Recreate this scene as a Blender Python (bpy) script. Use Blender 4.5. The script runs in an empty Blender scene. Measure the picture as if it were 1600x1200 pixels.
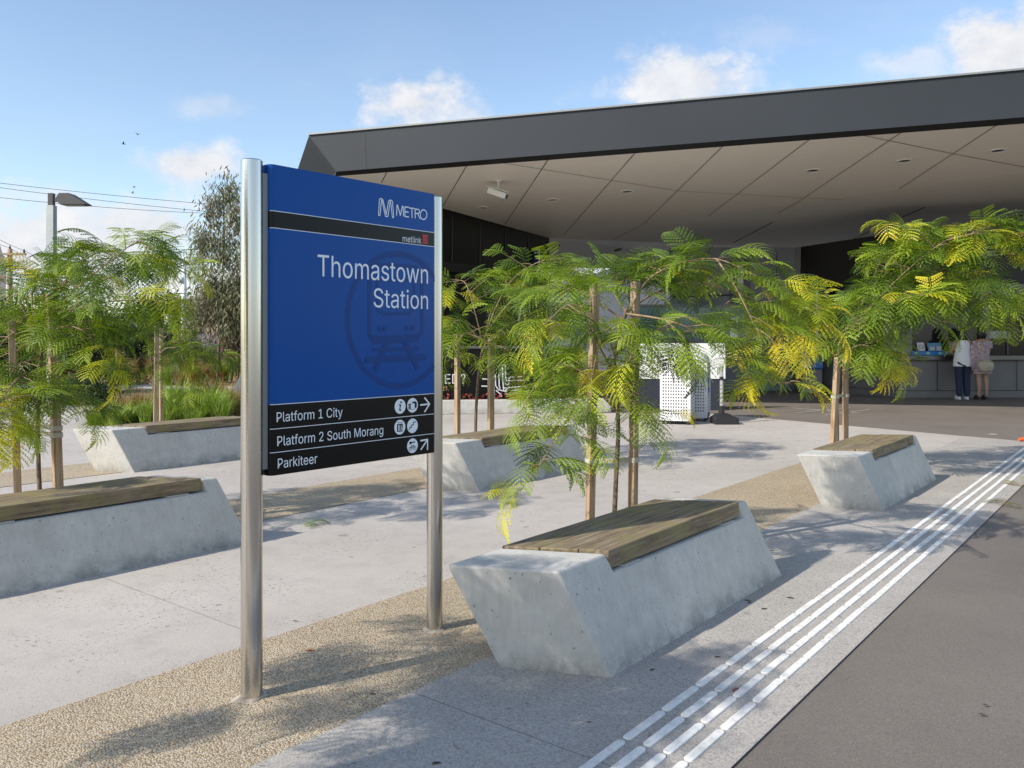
import bpy, bmesh, math, random
import numpy as np
from mathutils import Vector, Matrix

SC = bpy.context.scene
COL = SC.collection
R = math.radians

# ------------------------------------------------------------------ camera
F, CX, HY, EYE = 1300.0, 800.0, 530.0, 1.40      # focal length in photo pixels, principal column, horizon row, eye height
cam_d = bpy.data.cameras.new('camera'); cam = bpy.data.objects.new('camera', cam_d); COL.objects.link(cam)
cam.location = (0, 0, EYE); cam.rotation_euler = (R(90), 0, 0)
cam_d.sensor_fit = 'HORIZONTAL'; cam_d.sensor_width = 36.0; cam_d.lens = F/1600*36.0
cam_d.shift_y = -(600-HY)/1600
cam_d.clip_start = 0.05; cam_d.clip_end = 3000
SC.camera = cam

# ------------------------------------------------------------------ sun, sky, exposure
SUN_AZ, SUN_EL = 239.0, 36.0                      # azimuth clockwise from +Y, elevation
sd = bpy.data.lights.new('sun', 'SUN'); sun = bpy.data.objects.new('sun', sd); COL.objects.link(sun)
sd.energy = 4.6; sd.angle = R(0.53); sd.color = (1.0, 0.93, 0.82)
sv = Vector((math.sin(R(SUN_AZ))*math.cos(R(SUN_EL)), math.cos(R(SUN_AZ))*math.cos(R(SUN_EL)), math.sin(R(SUN_EL))))
sun.rotation_euler = sv.to_track_quat('Z', 'Y').to_euler()
sun.location = (-20, -15, 30)
SC.view_settings.view_transform = 'Standard'; SC.view_settings.look = 'None'
SC.view_settings.exposure = 0.22; SC.view_settings.gamma = 1.0; SC.view_settings.use_curve_mapping = False
SC.cycles.max_bounces = 8; SC.cycles.transparent_max_bounces = 8

W = bpy.data.worlds.new('World'); SC.world = W; W.use_nodes = True
wn, wl = W.node_tree.nodes, W.node_tree.links
wn.clear()
wout = wn.new('ShaderNodeOutputWorld'); wbg = wn.new('ShaderNodeBackground')
sky = wn.new('ShaderNodeTexSky'); sky.sky_type = 'NISHITA'; sky.sun_disc = False
sky.sun_elevation = R(SUN_EL); sky.sun_rotation = R(SUN_AZ); sky.air_density = 1.0; sky.dust_density = 0.6; sky.ozone_density = 1.6
wbg.inputs[1].default_value = 0.15
def wmath(op, a, b=None, c=None, clamp=False):
    n = wn.new('ShaderNodeMath'); n.operation = op; n.use_clamp = clamp
    for i, v in enumerate((a, b, c)):
        if v is None: continue
        if isinstance(v, (int, float)): n.inputs[i].default_value = v
        else: wl.new(v, n.inputs[i])
    return n.outputs[0]
tc = wn.new('ShaderNodeTexCoord'); sp = wn.new('ShaderNodeSeparateXYZ'); wl.new(tc.outputs['Generated'], sp.inputs[0])
DX, DY, DZ = sp.outputs
den = wmath('MAXIMUM', wmath('ABSOLUTE', DY), 0.02)
U = wmath('DIVIDE', DX, den); V = wmath('DIVIDE', DZ, den)   # direction-only cloud coordinates
def wnoise(scale, detail, rough=0.55, sz=1.0):
    mp = wn.new('ShaderNodeMapping'); wl.new(tc.outputs['Generated'], mp.inputs[0]); mp.inputs['Scale'].default_value = (1, 1, sz)
    n = wn.new('ShaderNodeTexNoise'); n.inputs['Scale'].default_value = scale; n.inputs['Detail'].default_value = detail
    n.inputs['Roughness'].default_value = rough; wl.new(mp.outputs[0], n.inputs['Vector']); return n.outputs['Fac']
n1 = wnoise(22, 7, 0.6, 1.4); n2 = wnoise(7, 4, 0.5, 1.6)
lump = wmath('ADD', wmath('MULTIPLY', wmath('SUBTRACT', n1, 0.5), 1.9), wmath('MULTIPLY', wmath('SUBTRACT', n2, 0.5), 1.0))
front = wmath('GREATER_THAN', DY, 0.0)
CL = [(645,160,112,58,.95), (330,166,90,30,.38), (305,258,95,46,.92), (60,395,400,115,.9), (210,360,200,70,.85), (400,330,180,70,.55), (1065,128,160,60,.85), (1575,72,125,80,1.0), (1430,98,110,40,.55), (1210,55,130,42,.30), (710,180,75,50,.6)]
total = None
for px, py, sx, sy, amp in CL:                     # each cloud sits in one fixed direction of the sky
    u0, v0 = (px-CX)/F, (HY-py)/F
    du = wmath('DIVIDE', wmath('SUBTRACT', U, u0), sx/F); dv = wmath('DIVIDE', wmath('SUBTRACT', V, v0), sy/F)
    d = wmath('SQRT', wmath('ADD', wmath('MULTIPLY', du, du), wmath('MULTIPLY', dv, dv)))
    m = wmath('ADD', wmath('SUBTRACT', 1.05, d), lump)
    m = wmath('MULTIPLY', wmath('MULTIPLY', m, 1.35, clamp=True), amp)
    total = m if total is None else wmath('MAXIMUM', total, m)
total = wmath('MULTIPLY', total, front)
back = wmath('MULTIPLY', wmath('MULTIPLY', wmath('SUBTRACT', n2, 0.5), 5.0, clamp=True), wmath('SUBTRACT', 1.0, front))
back = wmath('MULTIPLY', back, 0.75)
wisp = wmath('MULTIPLY', wmath('SUBTRACT', wnoise(3.0, 5, 0.6, 3.0), 0.42, clamp=True), 0.9, clamp=True)
total = wmath('MAXIMUM', wmath('MAXIMUM', total, back), wmath('MULTIPLY', wisp, 0.75))
sm = wn.new('ShaderNodeMapRange'); sm.interpolation_type = 'SMOOTHSTEP'; wl.new(total, sm.inputs[0])
mix = wn.new('ShaderNodeMix'); mix.data_type = 'RGBA'
wl.new(sm.outputs[0], mix.inputs['Factor'])
tint = wn.new('ShaderNodeMix'); tint.data_type = 'RGBA'; tint.blend_type = 'MULTIPLY'; tint.inputs['Factor'].default_value = 1.0
wl.new(sky.outputs[0], tint.inputs['A']); tint.inputs['B'].default_value = (1.32, 1.28, 1.24, 1)
wl.new(tint.outputs['Result'], mix.inputs['A'])
ccol = wn.new('ShaderNodeMix'); ccol.data_type = 'RGBA'; wl.new(wmath('MULTIPLY', wmath('SUBTRACT', n1, 0.3), 2.2, clamp=True), ccol.inputs['Factor'])
ccol.inputs['A'].default_value = (4.2, 4.35, 4.75, 1); ccol.inputs['B'].default_value = (5.6, 5.6, 5.65, 1)
wl.new(ccol.outputs['Result'], mix.inputs['B'])
wl.new(mix.outputs['Result'], wbg.inputs[0]); wl.new(wbg.outputs[0], wout.inputs[0])

# ------------------------------------------------------------------ places on the site
def P(px, py, D): return Vector(((px-CX)/F*D, D, EYE+(HY-py)/F*D))
def G(px, py, z=0.0):
    D = (EYE-z)*F/(py-HY); return Vector(((px-CX)/F*D, D, z))
AZ = R(38.5)
A = Vector((math.sin(AZ), math.cos(AZ), 0)); B = Vector((math.cos(AZ), -math.sin(AZ), 0))
def AB(a, b, z=0.0): return A*a + B*b + Vector((0, 0, z))
ROT_A = R(90)-AZ                                   # local x runs along the rows of benches, local -y towards the asphalt path

# ------------------------------------------------------------------ object helpers
def tag(o, label=None, cat=None, group=None, kind=None):
    if label: o['label'] = label
    if cat: o['category'] = cat
    if group: o['group'] = group
    if kind: o['kind'] = kind
    return o
def empty(name, loc=(0, 0, 0), rz=0.0, parent=None):
    o = bpy.data.objects.new(name, None); COL.objects.link(o); o.location = loc; o.rotation_euler = (0, 0, rz)
    o.empty_display_size = 0.1
    if parent: o.parent = parent
    return o
def mesh_obj(name, me, mats, parent=None, smooth=False):
    if not isinstance(mats, (list, tuple)): mats = [mats]
    for m in mats:
        if m is not None: me.materials.append(m)
    if smooth: me.polygons.foreach_set('use_smooth', [True]*len(me.polygons))
    o = bpy.data.objects.new(name, me); COL.objects.link(o)
    if parent: o.parent = parent
    return o
def children(o): return [c for c in bpy.data.objects if c.parent == o]
def copy_tree(o, parent=None):
    c = o.copy(); COL.objects.link(c)
    if parent: c.parent = parent
    for ch in children(o): copy_tree(ch, c)
    return c

class MB:
    def __init__(s): s.v = []; s.f = []; s.mi = []; s.m = 0
    def mat(s, i): s.m = i; return s
    def poly(s, pts):
        n = len(s.v); s.v += [tuple(p) for p in pts]; s.f.append(tuple(range(n, n+len(pts)))); s.mi.append(s.m); return s
    def prism(s, pts, off):                         # polygon swept by a vector, closed
        off = Vector(off); n = len(pts); b = len(s.v); pts = [Vector(p) for p in pts]
        s.v += [tuple(p) for p in pts] + [tuple(p+off) for p in pts]
        fs = [tuple(range(b+n-1, b-1, -1)), tuple(range(b+n, b+2*n))] + [(b+i, b+(i+1) % n, b+n+(i+1) % n, b+n+i) for i in range(n)]
        s.f += fs; s.mi += [s.m]*len(fs); return s
    def box(s, x0, x1, y0, y1, z0, z1):
        return s.prism([(x0, y0, z0), (x1, y0, z0), (x1, y1, z0), (x0, y1, z0)], (0, 0, z1-z0))
    def bar(s, p, q, w, h, up=(0, 0, 1)):           # rectangular bar from p to q
        p, q = Vector(p), Vector(q); d = (q-p).normalized(); u = Vector(up)
        if abs(d.dot(u)) > 0.95: u = Vector((0, 1, 0))
        sx = d.cross(u).normalized(); uu = sx.cross(d).normalized()
        return s.prism([p-sx*w/2-uu*h/2, p+sx*w/2-uu*h/2, p+sx*w/2+uu*h/2, p-sx*w/2+uu*h/2], q-p)
    def tube(s, pts, rad, n=8, cap=True):
        pts = [Vector(p) for p in pts]; m = len(pts)
        if isinstance(rad, (int, float)): rad = [rad]*m
        b = len(s.v); ref = None
        for i, p in enumerate(pts):
            d = (pts[min(i+1, m-1)]-pts[max(i-1, 0)]).normalized()
            if ref is None:
                ref = d.cross(Vector((0, 0, 1)))
                if ref.length < 0.1: ref = d.cross(Vector((0, 1, 0)))
            ref = (ref-d*ref.dot(d)).normalized(); w = d.cross(ref)
            for k in range(n):
                t = 2*math.pi*k/n; s.v.append(tuple(p+ref*math.cos(t)*rad[i]+w*math.sin(t)*rad[i]))
        for i in range(m-1):
            for k in range(n):
                s.f.append((b+i*n+k, b+i*n+(k+1) % n, b+(i+1)*n+(k+1) % n, b+(i+1)*n+k)); s.mi.append(s.m)
        if cap:
            s.f.append(tuple(b+k for k in range(n-1, -1, -1))); s.mi.append(s.m)
            s.f.append(tuple(b+(m-1)*n+k for k in range(n))); s.mi.append(s.m)
        return s
    def loft(s, rings, cap=True):                   # rings of equal length
        b = len(s.v); n = len(rings[0])
        for r in rings: s.v += [tuple(p) for p in r]
        for i in range(len(rings)-1):
            for k in range(n):
                s.f.append((b+i*n+k, b+i*n+(k+1) % n, b+(i+1)*n+(k+1) % n, b+(i+1)*n+k)); s.mi.append(s.m)
        if cap:
            s.f.append(tuple(b+k for k in range(n-1, -1, -1))); s.mi.append(s.m)
            s.f.append(tuple(b+(len(rings)-1)*n+k for k in range(n))); s.mi.append(s.m)
        return s
    def lathe(s, prof, c=(0, 0, 0), n=24):
        c = Vector(c)
        return s.loft([[c+Vector((r*math.cos(2*math.pi*k/n), r*math.sin(2*math.pi*k/n), z)) for k in range(n)] for r, z in prof])
    def build(s, name, mats, parent=None, smooth=False, bevel=0.0, seg=2, auto=None):
        me = bpy.data.meshes.new(name); me.from_pydata(s.v, [], s.f); me.polygons.foreach_set('material_index', s.mi)
        bm = bmesh.new(); bm.from_mesh(me); bmesh.ops.recalc_face_normals(bm, faces=bm.faces); bm.to_mesh(me); bm.free()
        o = mesh_obj(name, me, mats, parent, smooth)
        if bevel:
            md = o.modifiers.new('bevel', 'BEVEL'); md.width = bevel; md.segments = seg; md.limit_method = 'ANGLE'; md.angle_limit = R(30)
        if auto is not None:
            me.set_sharp_from_angle(angle=R(auto))
        return o
def quads_obj(name, v, mats, col=None, parent=None):  # v: (n,4,3) numpy, one quad each; col: (n,3)
    n = len(v); me = bpy.data.meshes.new(name)
    me.vertices.add(n*4); me.vertices.foreach_set('co', np.ascontiguousarray(v, dtype=np.float32).ravel())
    me.loops.add(n*4); me.loops.foreach_set('vertex_index', np.arange(n*4, dtype=np.int32))
    me.polygons.add(n); me.polygons.foreach_set('loop_start', np.arange(0, n*4, 4, dtype=np.int32))
    me.update(calc_edges=True)
    if col is not None:
        at = me.color_attributes.new('Col', 'FLOAT_COLOR', 'POINT')
        c4 = np.ones((n, 4, 4), dtype=np.float32); c4[:, :, :3] = np.asarray(col, dtype=np.float32)[:, None, :]
        at.data.foreach_set('color', c4.ravel())
    return mesh_obj(name, me, mats, parent)

# ------------------------------------------------------------------ materials
def newmat(name):
    m = bpy.data.materials.new(name); m.use_nodes = True
    return m, m.node_tree.nodes, m.node_tree.links, m.node_tree.nodes['Principled BSDF']
def flat(name, c, rough=0.5, metal=0.0, noise=0.0, nscale=8.0, bump=0.0, spec=0.5):
    m, n, l, b = newmat(name); b.inputs['Roughness'].default_value = rough; b.inputs['Metallic'].default_value = metal
    b.inputs['Specular IOR Level'].default_value = spec
    b.inputs['Base Color'].default_value = (*c, 1)
    if noise or bump:
        t = n.new('ShaderNodeTexCoord'); x = n.new('ShaderNodeTexNoise'); x.inputs['Scale'].default_value = nscale; x.inputs['Detail'].default_value = 6
        l.new(t.outputs['Object'], x.inputs['Vector'])
        if noise:
            r = n.new('ShaderNodeValToRGB'); l.new(x.outputs['Fac'], r.inputs[0])
            r.color_ramp.elements[0].position = .3; r.color_ramp.elements[1].position = .7
            r.color_ramp.elements[0].color = (*[k*(1-noise) for k in c], 1); r.color_ramp.elements[1].color = (*[min(1, k*(1+noise)) for k in c], 1)
            l.new(r.outputs[0], b.inputs['Base Color'])
        if bump:
            bp = n.new('ShaderNodeBump'); bp.inputs['Strength'].default_value = bump; bp.inputs['Distance'].default_value = .01
            l.new(x.outputs['Fac'], bp.inputs['Height']); l.new(bp.outputs[0], b.inputs['Normal'])
    return m
class NT:                                           # small node shorthand
    def __init__(s, name): s.m, s.n, s.l, s.b = newmat(name)
    def node(s, t, **kw):
        x = s.n.new(t)
        for k, v in kw.items():
            if k in x.inputs: x.inputs[k].default_value = v
            else: setattr(x, k, v)
        return x
    def link(s, a, b): s.l.new(a, b)
    def coord(s, scale=(1, 1, 1), rot=(0, 0, 0), src='Object'):
        t = s.node('ShaderNodeTexCoord'); mp = s.node('ShaderNodeMapping'); mp.inputs['Scale'].default_value = scale; mp.inputs['Rotation'].default_value = rot
        s.link(t.outputs[src], mp.inputs[0]); return mp.outputs[0]
    def noise(s, vec, scale, detail=5, rough=.55):
        x = s.node('ShaderNodeTexNoise'); x.inputs['Scale'].default_value = scale; x.inputs['Detail'].default_value = detail; x.inputs['Roughness'].default_value = rough
        s.link(vec, x.inputs['Vector']); return x.outputs['Fac']
    def ramp(s, fac, stops):
        r = s.node('ShaderNodeValToRGB'); s.link(fac, r.inputs[0]); e = r.color_ramp.elements
        while len(e) < len(stops): e.new(.5)
        for k, (p, c) in enumerate(stops):
            e[k].position = p; e[k].color = (*c, 1) if not isinstance(c, (int, float)) else (c, c, c, 1)
        return r.outputs[0]
    def mixc(s, fac, a, b, blend='MIX'):
        x = s.node('ShaderNodeMix'); x.data_type = 'RGBA'; x.blend_type = blend
        for key, v in (('Factor', fac), ('A', a), ('B', b)):
            if isinstance(v, (int, float)): x.inputs[key].default_value = v
            elif isinstance(v, tuple): x.inputs[key].default_value = (*v, 1)
            else: s.link(v, x.inputs[key])
        return x.outputs['Result']
    def math(s, op, a, b=None, clamp=False):
        x = s.node('ShaderNodeMath'); x.operation = op; x.use_clamp = clamp
        for i, v in enumerate((a, b)):
            if v is None: continue
            if isinstance(v, (int, float)): x.inputs[i].default_value = v
            else: s.link(v, x.inputs[i])
        return x.outputs[0]
    def bump(s, h, strength=.3, dist=.01):
        x = s.node('ShaderNodeBump'); x.inputs['Strength'].default_value = strength; x.inputs['Distance'].default_value = dist
        s.link(h, x.inputs['Height']); s.link(x.outputs[0], s.b.inputs['Normal'])
    def col(s, c): s.link(c, s.b.inputs['Base Color'])
    def rough(s, r):
        if isinstance(r, (int, float)): s.b.inputs['Roughness'].default_value = r
        else: s.link(r, s.b.inputs['Roughness'])
M = {}
# exposed plaza concrete: broad stains, fine speckle, pits, saw cuts across the rows
t = NT('plaza_concrete'); v = t.coord()
c = t.mixc(t.ramp(t.noise(v, .55, 6, .6), [(.35, 0.), (.68, 1.)]), (.41, .375, .34), (.53, .49, .45))
sc = t.ramp(t.noise(v, 95, 3, .7), [(.33, .72), (.45, 1.), (.62, 1.), (.75, 1.14)])
c = t.mixc(1.0, c, sc, 'MULTIPLY')
pit = t.math('MULTIPLY', t.ramp(t.noise(v, 42, 2, .5), [(.60, 0.), (.67, 1.)]), t.ramp(t.noise(v, 1.4, 5, .6), [(.44, 0.), (.60, 1.)]))
c = t.mixc(t.math('MULTIPLY', pit, .62), c, (.13, .115, .105))
gum_ = t.math('MULTIPLY', t.ramp(t.noise(v, 7.0, 1, .4), [(.735, 0.), (.745, 1.)]), .5); c = t.mixc(gum_, c, (.17, .155, .14))
c = t.mixc(t.ramp(t.noise(v, 1.1, 8, .72), [(.50, 0.), (.70, .42)]), c, (.27, .245, .22))
st = t.ramp(t.noise(v, 4.5, 7, .7), [(.30, .86), (.5, 1.0), (.7, 1.05)]); c = t.mixc(.8, c, st, 'MULTIPLY')
vr = t.coord(rot=(0, 0, -ROT_A)); sx = t.node('ShaderNodeSeparateXYZ'); t.link(vr, sx.inputs[0])
wob = t.math('MULTIPLY', t.math('SUBTRACT', t.noise(v, 6, 3), .5), .012)
fr = t.math('ABSOLUTE', t.math('SUBTRACT', t.math('FRACT', t.math('DIVIDE', t.math('ADD', t.math('ADD', sx.outputs[0], wob), -2.33+4.28*10+2.14), 4.28)), .5))
cut = t.math('LESS_THAN', fr, .0009)
c = t.mixc(t.math('MULTIPLY', cut, .55), c, (.16, .15, .14))
t.col(c); t.rough(.86); t.b.inputs['Specular IOR Level'].default_value = .3
t.bump(t.math('SUBTRACT', t.noise(v, 120, 3, .7), t.math('MULTIPLY', pit, 1.2)), .35, .004); M['plaza'] = t.m
# darker exposed-aggregate margin beside the path
t = NT('aggregate_margin'); v = t.coord()
c = t.ramp(t.noise(v, 120, 3, .75), [(.30, (.20, .18, .16)), (.46, (.375, .35, .318)), (.58, (.445, .415, .38)), (.74, (.58, .55, .51))])
c = t.mixc(.9, c, t.ramp(t.noise(v, 1.3, 7, .65), [(.32, .84), (.55, 1.0), (.7, 1.1)]), 'MULTIPLY')
c = t.mixc(t.ramp(t.noise(v, 24, 2, .5), [(.68, 0.), (.74, .5)]), c, (.14, .125, .115))
c = t.mixc(t.ramp(t.noise(v, 6.5, 1, .4), [(.74, 0.), (.75, .45)]), c, (.17, .155, .14))
vr = t.coord(rot=(0, 0, -ROT_A)); sx = t.node('ShaderNodeSeparateXYZ'); t.link(vr, sx.inputs[0])
fr = t.math('ABSOLUTE', t.math('SUBTRACT', t.math('FRACT', t.math('DIVIDE', t.math('ADD', sx.outputs[0], -2.33+42.8+2.14), 4.28)), .5))
c = t.mixc(t.math('MULTIPLY', t.math('LESS_THAN', fr, .0008), .6), c, (.12, .115, .11))
t.col(c); t.rough(.85); t.b.inputs['Specular IOR Level'].default_value = .3; t.bump(t.noise(v, 130, 3, .7), .4, .004); M['margin'] = t.m
# washed pebble bands
t = NT('pebble_band'); v = t.coord()
vo = t.node('ShaderNodeTexVoronoi'); vo.inputs['Scale'].default_value = 135; t.link(v, vo.inputs['Vector'])
sx = t.node('ShaderNodeSeparateColor'); t.link(vo.outputs['Color'], sx.inputs[0])
c = t.ramp(sx.outputs[0], [(0., (.27, .195, .12)), (.3, (.43, .335, .215)), (.6, (.53, .435, .295)), (.85, (.60, .53, .41)), (1., (.42, .36, .28))])
c = t.mixc(t.ramp(vo.outputs['Distance'], [(.36, 0.), (.68, .5)]), c, (.20, .15, .095))
c = t.mixc(.6, c, t.ramp(t.noise(v, 1.8, 5), [(.35, .84), (.65, 1.06)]), 'MULTIPLY')
t.col(c); t.rough(.75); t.bump(t.math('SUBTRACT', 1.0, vo.outputs['Distance']), .7, .006); M['pebble'] = t.m
# brownish asphalt
t = NT('asphalt'); v = t.coord()
c = t.ramp(t.noise(v, 170, 2, .7), [(.3, (.12, .103, .088)), (.5, (.165, .142, .122)), (.72, (.22, .19, .165))])
c = t.mixc(.8, c, t.ramp(t.noise(v, .7, 6, .6), [(.32, .78), (.5, .98), (.68, 1.12)]), 'MULTIPLY')
c = t.mixc(t.ramp(t.noise(v, 5.5, 6, .7), [(.60, 0.), (.72, .35)]), c, (.09, .08, .072))
t.col(c); t.rough(.85); t.bump(t.noise(v, 200, 2, .7), .45, .004); M['asphalt'] = t.m
# cast bench concrete: cloudy, with run-off streaks and bug holes
t = NT('cast_concrete'); v = t.coord()
c = t.mixc(t.ramp(t.noise(v, 2.3, 7, .62), [(.33, 0.), (.67, 1.)]), (.49, .475, .435), (.57, .555, .515))
vs = t.coord(scale=(26, 26, 1.1)); stk = t.ramp(t.noise(vs, 1.6, 3, .6), [(.38, .92), (.52, 1.0), (.62, 1.0), (.70, 1.09)])
c = t.mixc(.85, c, stk, 'MULTIPLY')
c = t.mixc(t.ramp(t.noise(v, 55, 2), [(.68, 0.), (.72, .75)]), c, (.16, .155, .145))
c = t.mixc(.8, c, t.ramp(t.noise(v, 9, 6, .7), [(.3, .93), (.7, 1.04)]), 'MULTIPLY')
blot = t.ramp(t.noise(v, 3.7, 8, .72), [(.52, 0.), (.70, .26)]); c = t.mixc(blot, c, (.30, .295, .275))
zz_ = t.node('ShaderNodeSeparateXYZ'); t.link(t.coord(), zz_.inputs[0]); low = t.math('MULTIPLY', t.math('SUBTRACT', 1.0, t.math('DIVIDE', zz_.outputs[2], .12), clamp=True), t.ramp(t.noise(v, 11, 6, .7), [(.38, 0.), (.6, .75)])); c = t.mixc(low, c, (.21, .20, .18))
t.col(c); t.rough(.8); t.b.inputs['Specular IOR Level'].default_value = .3; t.bump(t.noise(v, 60, 4, .7), .14, .004); M['cast'] = t.m
# weathered bench planks, grain along x, mossy yellow-green patches
t = NT('weathered_plank'); v = t.coord(scale=(1.3, 16, 16))
info = t.node('ShaderNodeObjectInfo'); ad = t.node('ShaderNodeVectorMath'); ad.operation = 'ADD'; t.link(v, ad.inputs[0])
cb = t.node('ShaderNodeCombineXYZ'); t.link(t.math('MULTIPLY', info.outputs['Random'], 37.0), cb.inputs[0]); t.link(cb.outputs[0], ad.inputs[1]); v = ad.outputs[0]
g = t.noise(v, 2.2, 6, .65)
c = t.ramp(g, [(.28, (.075, .052, .032)), (.48, (.185, .138, .088)), (.66, (.30, .24, .16)), (.8, (.40, .35, .27))])
c = t.mixc(t.ramp(t.noise(t.coord(), 5, 6, .65), [(.46, 0.), (.64, .70)]), c, (.225, .20, .075))
c = t.mixc(t.ramp(t.noise(t.coord(scale=(1, 3, 3)), 3.1, 5, .7), [(.58, 0.), (.70, .6)]), c, (.11, .085, .07))
t.col(c); t.rough(.8); t.bump(g, .5, .006); M['plank'] = t.m
# sawn stakes, grain along z
t = NT('sawn_stake'); v = t.coord(scale=(34, 34, 1.6))
c = t.ramp(t.noise(v, 1.8, 5, .6), [(.3, (.14, .085, .045)), (.5, (.34, .22, .125)), (.7, (.45, .34, .22))])
c = t.mixc(t.ramp(t.noise(t.coord(), 2.5, 4), [(.4, 0.), (.65, .55)]), c, (.38, .33, .27))
t.col(c); t.rough(.85); t.bump(t.noise(v, 2, 4), .4, .004); M['stake'] = t.m
t = NT('bark'); v = t.coord(scale=(10, 10, 3))
t.col(t.ramp(t.noise(v, 6, 5, .65), [(.3, (.055, .038, .026)), (.55, (.17, .125, .085)), (.75, (.29, .24, .18))])); t.rough(.9); t.bump(t.noise(v, 9, 5), .5, .004); M['bark'] = t.m
M['twig'] = flat('young_twig', (.36, .22, .10), .7, noise=.25, nscale=20)
# brushed stainless steel
t = NT('brushed_steel'); v = t.coord(scale=(2, 2, .6))
t.b.inputs['Metallic'].default_value = 1.0; t.col(t.mixc(t.noise(v, 2, 3), (.60, .58, .55), (.66, .64, .61)))
t.rough(t.ramp(t.noise(v, 3, 3), [(.3, .20), (.7, .25)])); M['steel'] = t.m
def leafmat(name, trans=.35, rough=.5):
    t = NT(name); at = t.node('ShaderNodeVertexColor'); at.layer_name = 'Col'
    t.col(at.outputs['Color']); t.rough(rough); t.b.inputs['Specular IOR Level'].default_value = .35
    tr = t.node('ShaderNodeBsdfTranslucent'); hs = t.node('ShaderNodeHueSaturation'); hs.inputs['Saturation'].default_value = 1.1; hs.inputs['Value'].default_value = 1.3
    t.link(at.outputs['Color'], hs.inputs['Color']); t.link(hs.outputs[0], tr.inputs['Color'])
    mx = t.node('ShaderNodeMixShader'); mx.inputs[0].default_value = trans
    t.link(t.b.outputs[0], mx.inputs[1]); t.link(tr.outputs[0], mx.inputs[2])
    t.link(mx.outputs[0], t.n['Material Output'].inputs['Surface']); return t.m
M['leaf'] = leafmat('feathery_leaf', .24); M['grassblade'] = leafmat('grass_blade', .3); M['gumleaf'] = leafmat('gum_leaf', .2, .55)
M['soil'] = flat('planting_soil', (.16, .115, .075), .95, noise=.5, nscale=3, bump=.6)
M['land'] = flat('dry_ground', (.19, .165, .11), .95, noise=.35, nscale=.4)
t = NT('white_tactile'); v = t.coord(src='Object'); oi_ = t.node('ShaderNodeObjectInfo'); ad = t.node('ShaderNodeVectorMath'); ad.operation = 'ADD'; t.link(v, ad.inputs[0]); t.link(oi_.outputs['Location'], ad.inputs[1]); v = ad.outputs[0]
c = t.mixc(t.ramp(t.noise(v, 16, 7, .75), [(.48, 0.), (.70, .8)]), (.80, .79, .75), (.46, .43, .38)); c = t.mixc(t.math('MULTIPLY', oi_.outputs['Random'], .22), c, (.55, .52, .48))
c = t.mixc(t.ramp(t.noise(v, 90, 2), [(.66, 0.), (.72, .6)]), c, (.25, .23, .2)); t.col(c); t.rough(.85); t.b.inputs['Specular IOR Level'].default_value = .25; M['tactile'] = t.m
M['pathcon'] = M['plaza']
# ================================================================== ground
def sheet(name, pts, m, z, kind='structure'):
    mb = MB(); mb.poly([(p[0], p[1], z) for p in pts]); o = mb.build(name, m); tag(o, kind=kind)
    return o
sheet('ground', [(-900, -300), (900, -300), (900, 1200), (-900, 1200)], M['land'], -.010)
sheet('asphalt_path', [(-14, -14), (40, -14), (40, 60), (-6, 60), (-6, 17), (-14, 14)], M['asphalt'], -.004)
g1, g2 = G(1600, 690), G(1200, 654)
dirb = (g2-g1).normalized()
kerb = AB(0, -1.13)
# meeting point of the forecourt edge with the path edge
def meet(p, d, q, e):
    det = d.x*(-e.y)-(-e.x)*d.y; r = q-p
    return p+d*((r.x*(-e.y)-(-e.x)*r.y)/det)
cor = meet(g1, dirb, kerb, A)
far = g1+dirb*6.0
plaza = sheet('plaza_paving', [AB(-9, -1.13), cor, g2, Vector((3.9, 15.55, 0)), Vector((-3.0, 16.3, 0)), Vector((-5, 19, 0)), Vector((-9, 29, 0)), Vector((-15, 29, 0)), Vector((-26, 20, 0)), Vector((-26, -8, 0))], M['plaza'], 0.0)
for b0, b1, a0, a1 in ((-3.31, -2.36, -8, 9.5), (-6.43, -5.5, -8, 9.0), (-9.6, -8.66, -8, 8.3)):
    mb = MB(); mb.poly([AB(a0, b0, .004), AB(a1, b0, .004), AB(a1, b1, .004), AB(a0, b1, .004)]); o = mb.build('pebble_band', M['pebble']); tag(o, kind='structure')
mb = MB(); mb.poly([AB(-8, -2.36, .004), Vector((*meet(AB(0, -2.36), A, g1, dirb).xy, .004)), Vector((*cor.xy, .004)), AB(-8, -1.13, .004)]); tag(mb.build('path_margin', M['margin']), kind='structure')
# planting beds
sheet('planting_bed', [(-6.6, 13.3), (-3.7, 13.2), (-3.9, 20), (-6.0, 22), (-7.4, 19.5), (-7.3, 15.5)], M['soil'], .004)
sheet('planting_bed', [(-40, 26.5), (-9, 25.5), (-5, 21), (-3, 30), (-3, 60), (-60, 60)], M['soil'], .006)
sheet('planting_bed', [(-9.6, 17.5), (-8.3, 17.9), (-8.0, 19.2), (-8.5, 22.5), (-11, 24), (-14, 22)], M['soil'], .004)
# painted hatch lines on the forecourt asphalt
mb = MB()
for (p, q) in (((1150, 641), (1300, 641)), ((1240, 637.5), (1345, 645)), ((1245, 645), (1330, 637)), ((1290, 648), (1360, 640))):
    mb.bar(G(*p, .001), G(*q, .001), .06, .002)
mb.bar(G(1548, 679, .001), G(1556, 678, .001), .12, .002)
tag(mb.build('painted_lines', flat('worn_road_paint', (.33, .32, .30), .8, noise=.25, nscale=9)), kind='structure')

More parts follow.
